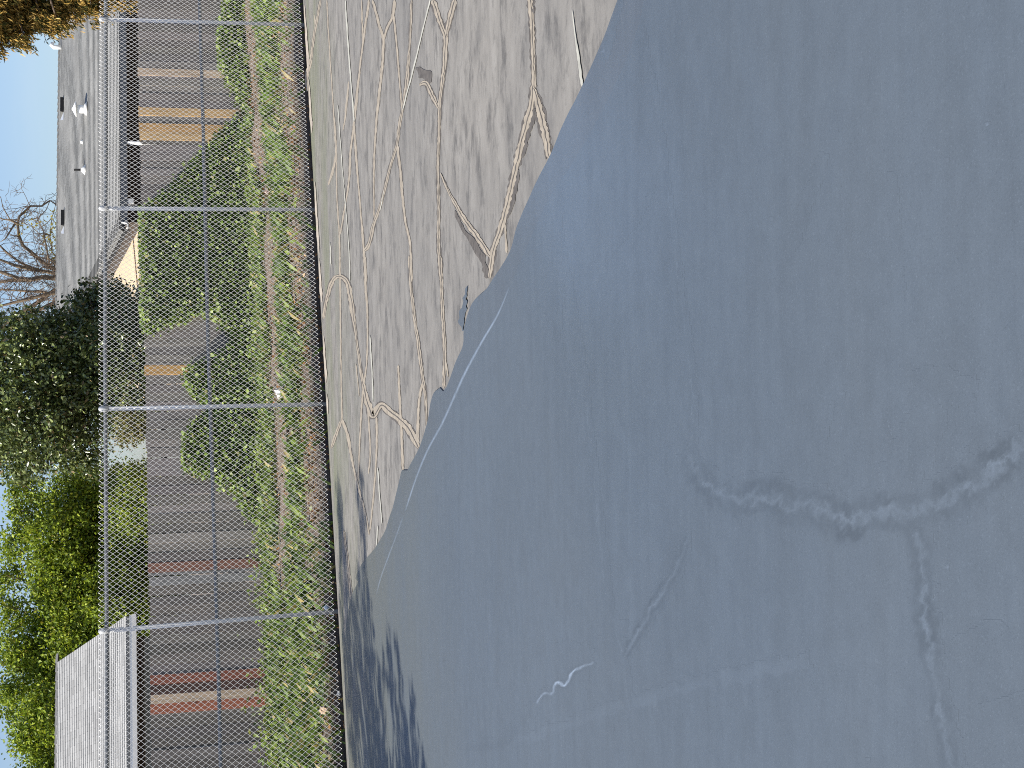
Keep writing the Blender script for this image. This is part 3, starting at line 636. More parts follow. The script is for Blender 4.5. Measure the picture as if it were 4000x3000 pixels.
# gable wall (pentagon) with lap lines and a trim band
gw = MB(); ga, gb = hte + 0.53, tb + 0.02
def zroof(t): return hze + slope * (min(t, 2 * htr - t) - hte)
prof = [(ga, 0.4), (gb, 0.4), (gb, zroof(gb) - 0.09), (htr, zroof(htr) - 0.09), (ga, zroof(ga) - 0.09)]
v = [P(w0, t, z) for t, z in prof] + [P(w0 + 0.015, t, z) for t, z in prof]
gw.add(v, [(4, 3, 2, 1, 0), (5, 6, 7, 8, 9)] + [(i, (i + 1) % 5, (i + 1) % 5 + 5, i + 5) for i in range(5)])
gw.build('gable_wall', M['cream'], house)
tb_ = MB(); tb_.box_st(w0 - 0.03, w0 - 0.002, ga + 0.05, gb, 2.60, 2.64); tb_.build('wall_trim', M['cream'], house)
sf = MB()   # soffit under the rake and the eave
sf.hexa([P(hs0 + 0.02, hte + 0.02, hze - 0.10), P(w0 - 0.004, hte + 0.02, hze - 0.10), P(hs0 + 0.02, htr, hzr - 0.10), P(w0 - 0.004, htr, hzr - 0.10),
         P(hs0 + 0.02, hte + 0.02, hze - 0.055), P(w0 - 0.004, hte + 0.02, hze - 0.055), P(hs0 + 0.02, htr, hzr - 0.055), P(w0 - 0.004, htr, hzr - 0.055)])
sf.build('soffit', M['trim'], house)
rk = MB()
rk.hexa([P(hs0 - 0.02, hte, hze - 0.17), P(hs0 + 0.017, hte, hze - 0.17), P(hs0 - 0.02, htr, hzr - 0.17), P(hs0 + 0.017, htr, hzr - 0.17),
         P(hs0 - 0.02, hte, hze - 0.012), P(hs0 + 0.017, hte, hze - 0.012), P(hs0 - 0.02, htr, hzr - 0.012), P(hs0 + 0.017, htr, hzr - 0.012)])
rk.build('rake_board', M['trim'], house)
rt = MB(); n = 50   # shingle edge turned down over the rake, in overlapping pieces
for i in range(n):
    q0, q1 = i / n, (i + 1) / n
    for (x0, x1, h0, h1) in ((0.30, 0.0, 0.016, 0.012), (0.0, -0.045, 0.012, -0.07)):
        def pp(x, h, q, e): return P(hs0 + x, hte + (htr - hte) * q, hze + (hzr - hze) * q + h + e)
        rt.add([pp(x0, h0, q0, 0.014), pp(x0, h0, q1, 0), pp(x1, h1, q1, 0), pp(x1, h1, q0, 0.014)], [(0, 1, 2, 3)])
    rt.add([P(hs0 + 0.30, hte + (htr - hte) * q0, hze + (hzr - hze) * q0 + 0.03), P(hs0, hte + (htr - hte) * q0, hze + (hzr - hze) * q0 + 0.026), P(hs0, hte + (htr - hte) * q0, hze + (hzr - hze) * q0 - 0.02), P(hs0 + 0.30, hte + (htr - hte) * q0, hze + (hzr - hze) * q0 - 0.02)], [(0, 1, 2, 3)])
o = rt.build('rake_shingles', M['roof_a'], roof)
gt_ = MB(); gt_.box_st(hs0 + 0.12, 26.9, hte - 0.09, hte + 0.02, hze - 0.15, hze - 0.025); gt_.build('gutter', M['bluegrey'], house)
ge = MB(); ge.tube([P(hs0 + 0.11, hte - 0.10, hze - 0.03), P(hs0 + 0.09, hte - 0.10, hze - 0.14), P(hs0 + 0.02, hte - 0.10, hze - 0.17), P(hs0 - 0.04, hte - 0.10, hze - 0.13)], 0.018, 8); ge.build('gutter_end', M['white'], house, True)
def st_at(u, v, t): p = on_t(u, v, t); q = st(p); return q[0], p[2]
dp = MB(); a, za = st_at(2395, 506, hte + 0.47); dp.tube([P(a, hte - 0.045, hze - 0.14), P(a, hte - 0.045, 2.0), P(a, hte + 0.1, 1.9), P(a, hte + 0.45, 1.75), P(a, hte + 0.5, 0.45)], 0.045, 8); dp.build('downspout', M['white'], house, True)
bx = MB(); a, za = st_at(2165, 494, hte + 0.5); _, zb_ = st_at(2165, 526, hte + 0.5); bx.box_st(a - 0.06, a + 0.06, hte - 0.085, hte + 0.015, zb_, hze - 0.155); bx.build('downspout_elbow', M['white'], house)  # white box for a downspout elbow below the gutter
rn = np.cross(E1, (E2 * (htr - hte) + np.array((0, 0, hzr - hze)))); rn /= np.linalg.norm(rn); rp0 = P(hs0, hte, hze)
def on_roof(u, v): return on_plane(u, v, rp0, rn)
SLV = (E2 * (htr - hte) + np.array((0, 0, hzr - hze))); SLV /= np.linalg.norm(SLV)
for (u0, u1, vv) in ((2622, 2557, 250), (2183, 2113, 252)):   # low box vents near the ridge
    c0 = on_roof(0.5 * (u0 + u1), vv); w = 0.22; up = np.array((0, 0, 1.0))
    vb = MB(); h = 0.10; L = 0.34
    v = [c0 - E1 * w, c0 + E1 * w, c0 - E1 * w + SLV * L, c0 + E1 * w + SLV * L, c0 - E1 * w + up * h - SLV * 0.05, c0 + E1 * w + up * h - SLV * 0.05, c0 - E1 * w + SLV * L + up * 0.03, c0 + E1 * w + SLV * L + up * 0.03]
    vb.hexa(v); o = vb.build('roof_vent', M['roof_a'], roof)
    vo = MB(); q0 = c0 - E2 * 0.052; vo.hexa([q0 - E1 * (w - 0.01) + up * 0.012, q0 + E1 * (w - 0.01) + up * 0.012, q0 - E1 * (w - 0.01) + up * 0.012 + E2 * 0.02, q0 + E1 * (w - 0.01) + up * 0.012 + E2 * 0.02,
                                              q0 - E1 * (w - 0.01) + up * 0.088, q0 + E1 * (w - 0.01) + up * 0.088, q0 - E1 * (w - 0.01) + up * 0.088 + E2 * 0.02, q0 + E1 * (w - 0.01) + up * 0.088 + E2 * 0.02]); vo.build('opening', M['darkmetal'], o)
    fl = MB(); fl.add([c0 - E1 * (w + 0.22) + up * 0.012, c0 - E1 * w + up * 0.012 - SLV * 0.02, c0 - E1 * w + SLV * L + up * 0.02, c0 - E1 * (w + 0.05) + SLV * L + up * 0.02], [(0, 1, 2, 3)])
    fl.build('flashing', M['paleblue'], o)
# round capped flue
c0 = on_roof(2573, 338); fv = MB(); fv.tube([c0 - (0, 0, 0.03), c0 + (0, 0, 0.26)], 0.10, 14); fl = fv.build('flue', M['white'], roof, True)
fv = MB(); fv.tube([c0 + (0, 0, 0.235), c0 + (0, 0, 0.25), c0 + (0, 0, 0.33), c0 + (0, 0, 0.345)], [0.185, 0.185, 0.03, 0.005], 16); fv.build('cap', M['white'], fl)
fv = MB(); fv.tube([c0 - (0, 0, 0.02), c0 + (0, 0, 0.05)], [0.20, 0.115], 14); fv.build('base_flashing', M['white'], fl, True)
c0 = on_roof(2336, 333); fv = MB(); fv.tube([c0, c0 + (0, 0, 0.26)], 0.028, 10); fl = fv.build('vent_pipe', M['darkmetal'], roof, True)
fv = MB(); fv.tube([c0 - (0, 0, 0.02), c0 + (0, 0, 0.10)], [0.15, 0.035], 12); fv.build('base_flashing', M['white'], fl, True)
c0 = on_roof(2445, 324); fv = MB(); fv.tube([c0 - (0, 0, 0.01), c0 + (0, 0, 0.06)], [0.06, 0.03], 10); fv.build('vent_stub', M['white'], roof, True)
c0 = on_roof(2815, 240); fv = MB(); fv.tube([c0, c0 + (0, 0, 0.20), c0 + (0, 0, 0.25) + E1 * 0.05, c0 + (0, 0, 0.23) + E1 * 0.13], [0.06, 0.06, 0.06, 0.05], 10); fv.build('gooseneck_vent', M['white'], roof, True)
# --- house on the left, pale roof
ks1, kte, kze, ktr, kzr = 0.0, 12.9, 2.765, 17.9, 4.50
kslope = (kzr - kze) / (ktr - kte)
house2 = thing('house', 'house with pale grey shingle roof and white fascia in front of the bright green tree', 'house', P(-6, 16, 0.5))
roof2 = shingled('roof', M['roof_b'], house2, -16, ks1, kte, kze, ktr, kzr)
shingled('back_roof', M['roof_b'], house2, -16, ks1, 2 * ktr - kte, kze, ktr + 0.002, kzr)
ridge_caps(M['roof_b'], roof2, -16, ks1, ktr, kzr, kslope)
wb = MB(); wb.box_st(-15.6, ks1 - 0.35, kte + 0.5, 2 * ktr - kte - 0.5, 0.4, kze - 0.02); wb.build('wall', M['greywall'], house2)
wb = MB(); wb.box_st(-15.6, ks1 - 0.345, kte + 0.46, kte + 0.497, 2.46, kze - 0.03); wb.build('eave_shade_board', M['shadebrown'], house2)  # added dark board standing in for the shade under the eave
wb = MB(); wb.box_st(-16, ks1, kte + 0.0, kte + 0.03, kze - 0.19, kze - 0.055); wb.build('fascia_board', M['white'], house2)
wb = MB()   # gutter: open trough, its inner shade coloured in by a grey block
wb.box_st(-16, ks1 + 0.012, kte - 0.11, kte - 0.003, kze - 0.135, kze - 0.12); wb.box_st(-16, ks1 + 0.012, kte - 0.125, kte - 0.112, kze - 0.19, kze - 0.105); wb.box_st(-16, ks1 + 0.02, kte - 0.003, kte - 0.001, kze - 0.118, kze - 0.06)
wb.build('gutter', M['white'], house2)
wb = MB(); wb.box_st(-16, ks1 - 0.01, kte - 0.108, kte - 0.006, kze - 0.117, kze - 0.062); wb.build('gutter_shade', M['paleblue'], house2)  # grey-blue block colours in the shade inside the white gutter
wb = MB(); gt2 = [(kte + 0.5, 0.4), (2 * ktr - kte - 0.5, 0.4), (2 * ktr - kte - 0.5, kze + 0.06), (ktr, kzr - 0.1), (kte + 0.5, kze + 0.06)]
wb.add([P(ks1 - 0.34, t, z) for t, z in gt2], [(0, 1, 2, 3, 4)]); wb.build('gable_wall', M['greywall'], house2)

# ------------------------------------------------------------------ foliage
def unit(a): return a / (np.linalg.norm(a, axis=1)[:, None] + 1e-9)
def leaves(name, c, size, col, mat, parent=None, aspect=0.55, bias=(0, 0, 0), axis=None, axis_k=0.0, fold=0.18):
    n = len(c); nr = unit(rng.normal(size=(n, 3)) + np.array(bias)); tg = rng.normal(size=(n, 3))
    if axis is not None: tg = unit(tg) * (1 - axis_k) + np.array(axis) * axis_k
    tg = unit(tg - nr * np.sum(tg * nr, 1)[:, None]); bt = np.cross(nr, tg); L = (size * 0.5)[:, None]
    v = np.stack([c - tg * L, c + bt * L * aspect + nr * L * fold, c + tg * L, c - bt * L * aspect + nr * L * fold], 1).reshape(-1, 3)
    i = np.arange(n) * 4; f = np.concatenate([np.stack([i, i + 1, i + 2], 1), np.stack([i, i + 2, i + 3], 1)])
    return obj(name, v, f, mat, parent, attr=np.repeat(col, 4, axis=0))
def palette(n, cols, w, var=0.22):
    cols = np.array(cols); k = rng.choice(len(cols), n, p=np.array(w) / sum(w)); return cols[k] * rng.uniform(1 - var, 1 + var, (n, 1))
def crown_points(discs, per, twigs, sig, flat=1.0, shell=0.35):
    """discs = [(centre, radius)]: twig clusters through each lobe's volume, thinner toward its outside"""
    out = []
    for c, r in discs:
        m = max(4, int(twigs * r * r)); d = unit(rng.normal(size=(m, 3))); q = rng.uniform(shell, 1, (m, 1)) ** 0.6
        tw = c + d * q * r * np.array((1, flat, 1)) + rng.normal(size=(m, 3)) * r * 0.06
        tw = tw[rng.random(m) < 0.88]
        k = max(3, per); lp_ = np.repeat(tw, k, axis=0) + rng.normal(size=(len(tw) * k, 3)) * sig * np.repeat(rng.uniform(0.6, 1.4, (len(tw), 1)), k, axis=0)
        out.append(lp_)
    return np.concatenate(out)
def discs_px(lst, t, jit=0.6):
    o = []
    for u, v, r in lst:
        tj = t + random.uniform(-jit, jit); c = on_t(u, v, tj); o.append((c, r * c[1] / FPX))
    return o
def limbs(mb, base, tops, r0, col=(1, 1, 1)):
    for p in tops:
        mid = base * 0.5 + p * 0.5 + rng.normal(size=3) * 0.15; mid[2] = 0.45 * base[2] + 0.55 * p[2]
        mb.tube([base, mid, p], [r0, r0 * 0.6, r0 * 0.2], 7)

# bright green tree behind the pale-roofed house
TB = 25.5
bt_d = discs_px([(1030, 270, 120), (900, 235, 130), (760, 240, 120), (620, 260, 150), (470, 215, 130), (330, 190, 120), (190, 210, 120), (60, 290, 150), (-80, 260, 170), (930, 400, 180), (760, 420, 180), (620, 420, 160), (1080, 440, 110), (1100, 330, 80), (480, 330, 180), (250, 300, 160), (800, 560, 160), (1000, 560, 140), (1140, 530, 70), (620, 540, 110), (560, 500, 120), (680, 600, 110), (860, 620, 110), (1040, 620, 100), (950, 620, 90), (-200, 200, 200),
                  (1085, 110, 60), (985, 90, 55), (880, 60, 60), (740, 45, 55), (600, 55, 60), (480, 45, 50), (430, 70, 60), (290, 40, 50), (220, 45, 45), (110, 110, 60), (700, 560, 90)], TB, 1.3)
broot = on_t(700, 560, TB); broot[2] = 0.5
btree = thing('broadleaf_tree', 'large bright yellow-green leafy tree rising behind the pale roof', 'tree', broot)
mb = MB(); top = on_t(700, 420, TB); mb.tube([broot, broot * 0.5 + top * 0.5 + (0.1, 0, 0), top], [0.28, 0.22, 0.16], 12); limbs(mb, top, [d[0] for d in bt_d[:14]], 0.11); mb.build('trunk', M['bark'], btree, True)
bp = crown_points(bt_d, 44, 175, 0.15)
leaves('crown', bp, rng.uniform(0.07, 0.135, len(bp)), palette(len(bp), [(0.24, 0.32, 0.025), (0.16, 0.23, 0.025), (0.36, 0.42, 0.045), (0.07, 0.105, 0.02), (0.24, 0.22, 0.035)], [4, 4, 2.2, 2, 0.5]), M['leaf'], btree, bias=(-0.2, -0.2, 0.5))
wisps = []   # thin shoots sticking out of the top
for (u, v, du, dv) in ((1090, 80, 25, -45), (1010, 70, -10, -40), (985, 90, 30, -60), (880, 40, 5, -30), (620, 40, 10, -40), (560, 60, -25, -50), (430, 30, -25, -40), (285, 30, 10, -40), (390, 60, 10, -60), (740, 40, 15, -40), (160, 90, 5, -60), (1120, 130, 40, -50)):
    a = on_t(u, v + 40, TB); b = on_t(u + du, v + dv + 20, TB); sh = MB(); sh.tube([a, (a + b) / 2 + rng.normal(size=3) * 0.04, b], [0.012, 0.008, 0.004], 5); sh.build('shoot', M['bark'], btree, True)
    for q in np.linspace(0.2, 1, 9): wisps.append(a + (b - a) * q + rng.normal(size=(3, 3)) * 0.05)
wisps = np.concatenate(wisps)
leaves('shoot_leaves', wisps, rng.uniform(0.07, 0.11, len(wisps)), palette(len(wisps), [(0.20, 0.21, 0.03), (0.12, 0.14, 0.03)], [1, 1]), M['leaf'], btree)

# dark glossy evergreen between the houses
TD = 8.6
dk_d = discs_px([(1500, 90, 260), (1330, 110, 190), (1240, 30, 120), (1620, 150, 170), (1690, 270, 130), (1590, 330, 190), (1440, 330, 190), (1300, 300, 130), (1230, 230, 90), (1780, 360, 110), (1830, 420, 75), (1760, 460, 110), (1840, 350, 55), (1640, 480, 150), (1500, 480, 150), (1400, 470, 100), (1500, -120, 260), (1700, 60, 90), (1300, -120, 180), (1560, 590, 130), (1700, 590, 120), (1860, 460, 50), (1170, 120, 60), (1190, 350, 60), (1800, 560, 90), (1420, 580, 90)], TD, 0.7)
droot = on_t(1560, 560, TD); droot[2] = 0.5
dtree = thing('evergreen_tree', 'dark glossy evergreen with small leaves between the two houses', 'tree', droot)
mb = MB(); top = on_t(1540, 430, TD); mb.tube([droot, (droot + top) / 2 + (0.06, 0, 0), top], [0.17, 0.14, 0.1], 12); limbs(mb, top, [d[0] for d in dk_d[:16]], 0.07); mb.build('trunk', M['bark'], dtree, True)
dpnts = crown_points(dk_d, 22, 330, 0.08, shell=0.15)
leaves('crown', dpnts, rng.uniform(0.055, 0.10, len(dpnts)), palette(len(dpnts), [(0.045, 0.068, 0.018), (0.11, 0.145, 0.04), (0.23, 0.27, 0.10), (0.17, 0.13, 0.06)], [3, 4, 3, 0.4], 0.3), M['leaf_gloss'], dtree, bias=(-0.1, -0.1, 0.4))

# yellowing shrub in the gap
sh_d = discs_px([(1310, 520, 45), (1290, 480, 30), (1340, 545, 45), (1370, 500, 40)], 7.2, 0.2)
sroot = on_t(1320, 600, 7.2); sroot[2] = 0.46
shrub = thing('shrub', 'thin olive-yellow shrub showing above the grey fence between the two trees', 'shrub', sroot)
mb = MB(); mb.tube([sroot, sroot * 0.4 + sh_d[0][0] * 0.6, sh_d[0][0]], [0.04, 0.03, 0.015], 8); limbs(mb, sroot + (0, 0, 0.6), [d[0] for d in sh_d], 0.02); mb.build('stem', M['bark'], shrub, True)
sp_ = crown_points(sh_d, 14, 900, 0.06); leaves('foliage', sp_, rng.uniform(0.05, 0.08, len(sp_)), palette(len(sp_), [(0.20, 0.17, 0.05), (0.14, 0.15, 0.04), (0.24, 0.20, 0.10)], [2, 2, 1]), M['leaf'], shrub)

# golden-tipped conifer at the right edge
TC_ = 7.0
co_d = discs_px([(2960, -40, 130), (2900, 60, 70), (2860, 20, 60), (2830, 100, 30), (2960, 120, 90), (2910, 170, 55), (2960, 230, 70), (2900, 230, 35), (3060, 60, 190), (3060, 260, 170), (3000, 330, 70), (2985, 400, 40), (2990, 470, 30), (3100, 430, 150), (2860, -80, 110), (2770, -90, 60), (3120, -150, 260), (3010, 540, 30), (3100, 560, 120)], TC_, 0.35)
croot = on_t(3260, 500, TC_); croot[2] = 0.48
conifer = thing('conifer', 'golden brown tipped conifer with drooping sprays at the right side', 'tree', croot)
mb = MB(); ctop = on_t(3230, -400, TC_); mb.tube([croot, (croot + ctop) / 2, ctop], [0.2, 0.15, 0.06], 12)
for d in co_d: mb.tube([np.array((croot[0], croot[1], d[0][2] + 0.35)), (np.array((croot[0], croot[1], d[0][2] + 0.4)) + d[0]) / 2 + (0, 0, 0.1), d[0]], [0.05, 0.03, 0.01], 6)
mb.build('trunk', M['bark'], conifer, True)
cpn = crown_points(co_d, 16, 800, 0.05, shell=0.1)
ax = -E1 * 0.55 + np.array((0, 0, -0.8))
leaves('crown', cpn, rng.uniform(0.06, 0.13, len(cpn)), palette(len(cpn), [(0.44, 0.285, 0.075), (0.30, 0.20, 0.055), (0.045, 0.05, 0.015), (0.12, 0.11, 0.03), (0.55, 0.38, 0.14)], [3.4, 2.4, 2.4, 1.4, 1]), M['leaf_dry'], conifer, aspect=0.26, axis=ax, axis_k=0.72)

# bare tree behind the right-hand house
TT = 26.0
def z5(pts): return [(3000 - (700 + y / 2.765), x / 2.765) for x, y in pts]
bare_limbs = [([(605, 985), (450, 890), (350, 800), (250, 720), (205, 620), (190, 480), (210, 400), (330, 290), (450, 290), (540, 230)], 0.085), ([(605, 1020), (420, 985), (320, 950), (200, 890), (60, 780), (0, 720), (-160, 640)], 0.08), ([(420, 985), (180, 940), (0, 870), (-200, 800)], 0.07),
              ([(605, 1070), (330, 1085), (200, 1070), (0, 1000), (-250, 930)], 0.11), ([(330, 1085), (150, 1090), (0, 1110), (-250, 1150)], 0.08), ([(605, 1185), (470, 1290), (300, 1400), (150, 1480), (0, 1510), (-250, 1600)], 0.10), ([(605, 1225), (400, 1270), (200, 1320), (0, 1370), (-250, 1400)], 0.09),
              ([(605, 1330), (450, 1400), (250, 1460), (100, 1540), (-60, 1580)], 0.10), ([(605, 920), (520, 850), (500, 720), (480, 640), (470, 560)], 0.06), ([(605, 1240), (300, 1210), (0, 1190), (-250, 1180)], 0.06), ([(190, 480), (100, 440), (20, 430), (-60, 380)], 0.04), ([(205, 440), (110, 440), (30, 300), (10, 200)], 0.03), ([(605, 830), (560, 780), (540, 600), (560, 420)], 0.035), ([(160, 480), (60, 640), (0, 680)], 0.03)]
troot = on_t(1780, 400, TT); troot[2] = 0.5
bare = thing('bare_tree', 'leafless branching tree with a few yellow leaves behind the grey roof ridge', 'tree', troot)
mbt = MB(); crotch = on_t(1800, 345, TT); mbt.tube([troot, (troot + crotch) / 2 + (0.05, 0, 0), crotch], [0.3, 0.26, 0.2], 12); mbt.build('trunk', M['bark_y'], bare, True)
mbt = MB(); mbw = MB(); yl = []
def twig(p, d, L, r, depth):
    n = 4; pts = [p]; q = p.copy(); dd = d.copy()
    for i in range(n):
        dd = dd + rng.normal(size=3) * 0.28; dd /= np.linalg.norm(dd); q = q + dd * L / n; pts.append(q)
    (mbt if depth == 0 else mbw).tube(pts, list(np.linspace(r, r * 0.45, n + 1)), 5 if depth else 6, cap=False)
    if depth < 3:
        for k in range(random.choice((2, 3, 3, 4)) if depth else 4):
            i = random.randint(1, n); nd = dd * 0.5 + rng.normal(size=3) * 0.62; nd /= np.linalg.norm(nd); twig(pts[i], nd, L * random.uniform(0.45, 0.7), max(0.006, r * 0.55), depth + 1)
for i, (uvp, r) in enumerate(bare_limbs):
    tt_ = TT + random.uniform(-1.2, 1.2); pts = [on_t(u, v, tt_) for u, v in z5(uvp)]
    if uvp[0][0] == 605: pts = [crotch] + pts
    pts = resample(pts, 0.35); mbt.tube(pts, list(np.linspace(r, r * 0.28, len(pts))), 7)
    for p in range(3, len(pts)):
        for _ in range(3):
            if random.random() < 0.85:
                d = unit(rng.normal(size=(1, 3)) + np.array((0, 0, 0.35)))[0]; twig(pts[p], d, random.uniform(0.6, 1.4), 0.013, 1)
mbt.build('branches', M['bark_y'], bare, True); mbw.build('twigs', M['bark'], bare, True)
for (x, y, n) in ((540, 660, 40), (530, 760, 22), (560, 640, 30), (590, 500, 25), (240, 500, 22), (360, 460, 14), (590, 400, 18), (440, 500, 10), (580, 820, 14), (300, 380, 8)):
    (u, v), = z5([(x, y)]); yl.append(on_t(u, v, TT) + rng.normal(size=(n, 3)) * 0.13)
yl = np.concatenate(yl); leaves('yellow_leaves', yl, rng.uniform(0.07, 0.12, len(yl)), palette(len(yl), [(0.60, 0.50, 0.10), (0.5, 0.38, 0.08)], [2, 1]), M['leaf'], bare)

# tree beyond the left edge whose streaked shade falls on the court
sdir = np.array((sd.x, sd.y, sd.z))
def shade_pos(u, v, h): h *= 1.25; g = on_ground(u, v); return g + sdir * (h / sdir[2])
sh_list = []
for (u, v, h, r) in ((930, 1330, 6.6, 0.30), (1040, 1322, 6.9, 0.14), (760, 1335, 6.2, 0.5), (820, 1400, 6.4, 0.24), (1000, 1405, 6.5, 0.30), (900, 1420, 6.4, 0.30), (1060, 1415, 6.5, 0.22), (1080, 1395, 6.6, 0.12), (1090, 1324, 6.9, 0.16), (1000, 1332, 6.8, 0.26), (880, 1342, 6.5, 0.34), (600, 1350, 6.0, 0.55), (560, 1400, 5.8, 0.5), (380, 1360, 5.6, 0.6), (420, 1440, 5.6, 0.55), (250, 1380, 5.2, 0.7), (250, 1470, 5.0, 0.6), (330, 1540, 5.2, 0.35), (120, 1400, 5.0, 0.7), (100, 1500, 4.8, 0.6), (130, 1580, 4.6, 0.38), (420, 1560, 5.4, 0.16), (-20, 1450, 4.6, 0.8), (-40, 1580, 4.4, 0.6), (30, 1640, 4.4, 0.3), (-200, 1500, 4.0, 0.9), (-250, 1640, 3.8, 0.7), (680, 1440, 6.0, 0.12)):
    sh_list.append((shade_pos(u, v, h), r))
sroot = np.mean([c for c, r in sh_list], axis=0) + np.array((-0.8, -0.6, 0)); sroot[2] = 0.0
stree = thing('shade_tree', 'leafy tree out past the left side, casting the streaked shadow on the court', 'tree', sroot)
mb = MB(); top = sroot + (0.4, 0.3, 4.2); mb.tube([sroot, (sroot + top) / 2, top], [0.2, 0.16, 0.12], 10); limbs(mb, top, [c for c, r in sh_list], 0.06); mb.build('trunk', M['bark'], stree, True)
stp = crown_points(sh_list, 9, 95, 0.055, shell=0.1)
leaves('crown', stp, rng.uniform(0.08, 0.16, len(stp)), palette(len(stp), [(0.06, 0.09, 0.025), (0.09, 0.12, 0.03)], [1, 1]), M['leaf'], stree)

# ivy on the wooden fence
IVY = [(0.13, 0.20, 0.035), (0.22, 0.31, 0.06), (0.055, 0.09, 0.02), (0.38, 0.46, 0.15), (0.24, 0.22, 0.09)]
def ivy(label, poly_px, dens, group='ivy plants on the wooden fence'):
    pw = [on_t(u, v, TW - 0.05) for u, v in poly_px]; q = [(st(p)[0], p[2]) for p in pw]
    a = np.array(q); x0, x1, y0, y1 = a[:, 0].min() - 0.05, a[:, 0].max() + 0.05, a[:, 1].min(), a[:, 1].max()
    n = int(dens * (x1 - x0) * (y1 - y0)); S = rng.uniform(x0, x1, n); Z = rng.uniform(y0, y1, n)
    js = S + rng.normal(size=n) * 0.05; jz = Z + rng.normal(size=n) * 0.05; k = in_poly(js, jz, q); S, Z = S[k], Z[k]
    # gaps between shoots where the dark boards show
    cl = np.sin(S * 9 + 3 * np.sin(Z * 5)) * np.sin(Z * 11 + 2 * np.sin(S * 6)) + rng.normal(size=len(S)) * 0.45; k = cl > -1.05; S, Z = S[k], Z[k]
    depth = np.abs(rng.normal(size=len(S))) * 0.10 + 0.03 + 0.10 * np.clip((1.2 - Z), 0, 1)
    c = np.array([P(s, TW - d, z) for s, d, z in zip(S, depth, Z)])
    root = P(float(np.mean(a[:, 0])), TW - 0.1, float(gz(TW - 0.1)))
    th = thing('ivy', label, 'ivy', root, group)
    for _ in range(26):
        s = random.uniform(x0, x1); zt = random.uniform(y0, y1); pts = [P(s + random.uniform(-0.3, 0.3), TW - 0.03, float(gz(TW)) + 0.02)]
        for i in range(1, 6): pts.append(P(s + random.uniform(-0.08, 0.08), TW - 0.025 - 0.01 * random.random(), float(gz(TW)) + (zt - float(gz(TW))) * i / 5))
        if in_poly(np.array([s]), np.array([zt]), q)[0]: mbs = MB(); mbs.tube(pts, [0.010, 0.009, 0.008, 0.007, 0.005, 0.003], 5); mbs.build('stem', M['bark'], th, True)
    leaves('leaves', c, rng.uniform(0.045, 0.085, len(c)), palette(len(c), IVY, [4, 3, 3, 1.4, 0.5], 0.3), M['leaf_gloss'] if False else M['leaf'], th, aspect=0.85, bias=tuple(-E2 * 0.9 - E1 * 0.3 + np.array((0, 0, 0.5))))
    return th
big = main_([(540, 262), (480, 290), (440, 330), (400, 380), (350, 430), (302, 462), (300, 520), (303, 600), (305, 680), (318, 728), (350, 705), (400, 690), (428, 672), (470, 690), (508, 742), (470, 780), (405, 800), (402, 832), (430, 868), (470, 880), (560, 880), (600, 800), (590, 700), (580, 600), (575, 480), (565, 380), (560, 300)])
ivy('widest ivy, climbing to the fence top and leaving a bare triangle of boards', big, 6500)
ivy('low ivy fringe under the boards at the right end of the wooden fence', main_([(486, -60), (488, 0), (482, 60), (468, 100), (470, 140), (498, 180), (518, 230), (545, 256), (570, 250), (560, 120), (540, 0), (540, -60)]), 6500)
ivy('rounded ivy patch on the boards just left of the third fence post', main_([(470, 890), (440, 900), (402, 940), (392, 985), (402, 1015), (470, 1040), (512, 1070), (530, 1110), (540, 1130), (580, 1130), (590, 1000), (585, 890)]), 6500)

# ------------------------------------------------------------------ undergrowth, grass, litter
def scatter(n, s0, s1, t0, t1): return rng.uniform(s0, s1, n), rng.uniform(t0, t1, n)
def vnoise(x, y, f): return np.sin(x * f + 1.7 * np.sin(y * f * 0.8)) * np.sin(y * f * 1.3 + 1.3 * np.sin(x * f * 0.7))
def dirt(s, t): c = np.interp(s, [-5, -1, 1, 4.5, 8.5, 12], [3.6, 3.3, 3.1, 3.5, 4.75, 5.2]); w = np.interp(s, [-5, -2, -0.5, 5, 9], [0.12, 0.4, 0.85, 0.75, 0.95]); return np.abs(t - c) < w * (1 + 0.35 * vnoise(s, t, 4.0))
# grass blades
s, t = scatter(60000, -7, 12, 0.18, 5.55); keep = ~dirt(s, t) & ((vnoise(s, t, 2.6) + rng.normal(size=len(s)) * 0.4) > -0.35) & ~((t < 1.5 + 0.5 * vnoise(s, t, 1.2)) & (rng.random(len(s)) < np.where(s > -1.5, 0.93, 0.7))); s, t = s[keep], t[keep]; n = len(s)
h = rng.uniform(0.06, 0.22, n) * np.clip(1.15 - 0.12 * np.abs(t - 2.2), 0.5, 1.2); base = np.array([P(a, b, float(gz(b)) - 0.01) for a, b in zip(s, t)])
dr = unit(np.concatenate([rng.normal(size=(n, 2)), np.zeros((n, 1))], 1)); up = np.array((0, 0, 1.0)); sd_ = np.stack([-dr[:, 1], dr[:, 0], np.zeros(n)], 1)
w = rng.uniform(0.006, 0.014, (n, 1)); hh = h[:, None]
gvv = np.stack([base - sd_ * w, base + sd_ * w, base + dr * hh * 0.35 + up * hh * 0.7 + sd_ * w * 0.7, base + dr * hh * 0.9 + up * hh], 1).reshape(-1, 3)
i = np.arange(n) * 4; gff = np.concatenate([np.stack([i, i + 1, i + 2], 1), np.stack([i, i + 2, i + 3], 1)])
gc = palette(n, [(0.12, 0.19, 0.035), (0.20, 0.27, 0.055), (0.06, 0.10, 0.025), (0.38, 0.31, 0.13)], [4, 3, 3, 1.2], 0.3)
tag(obj('grass', gvv, gff, M['leaf'], attr=np.repeat(gc, 4, axis=0)), 'uneven green grass on the bank behind the chain-link fence', 'grass', kind='stuff')
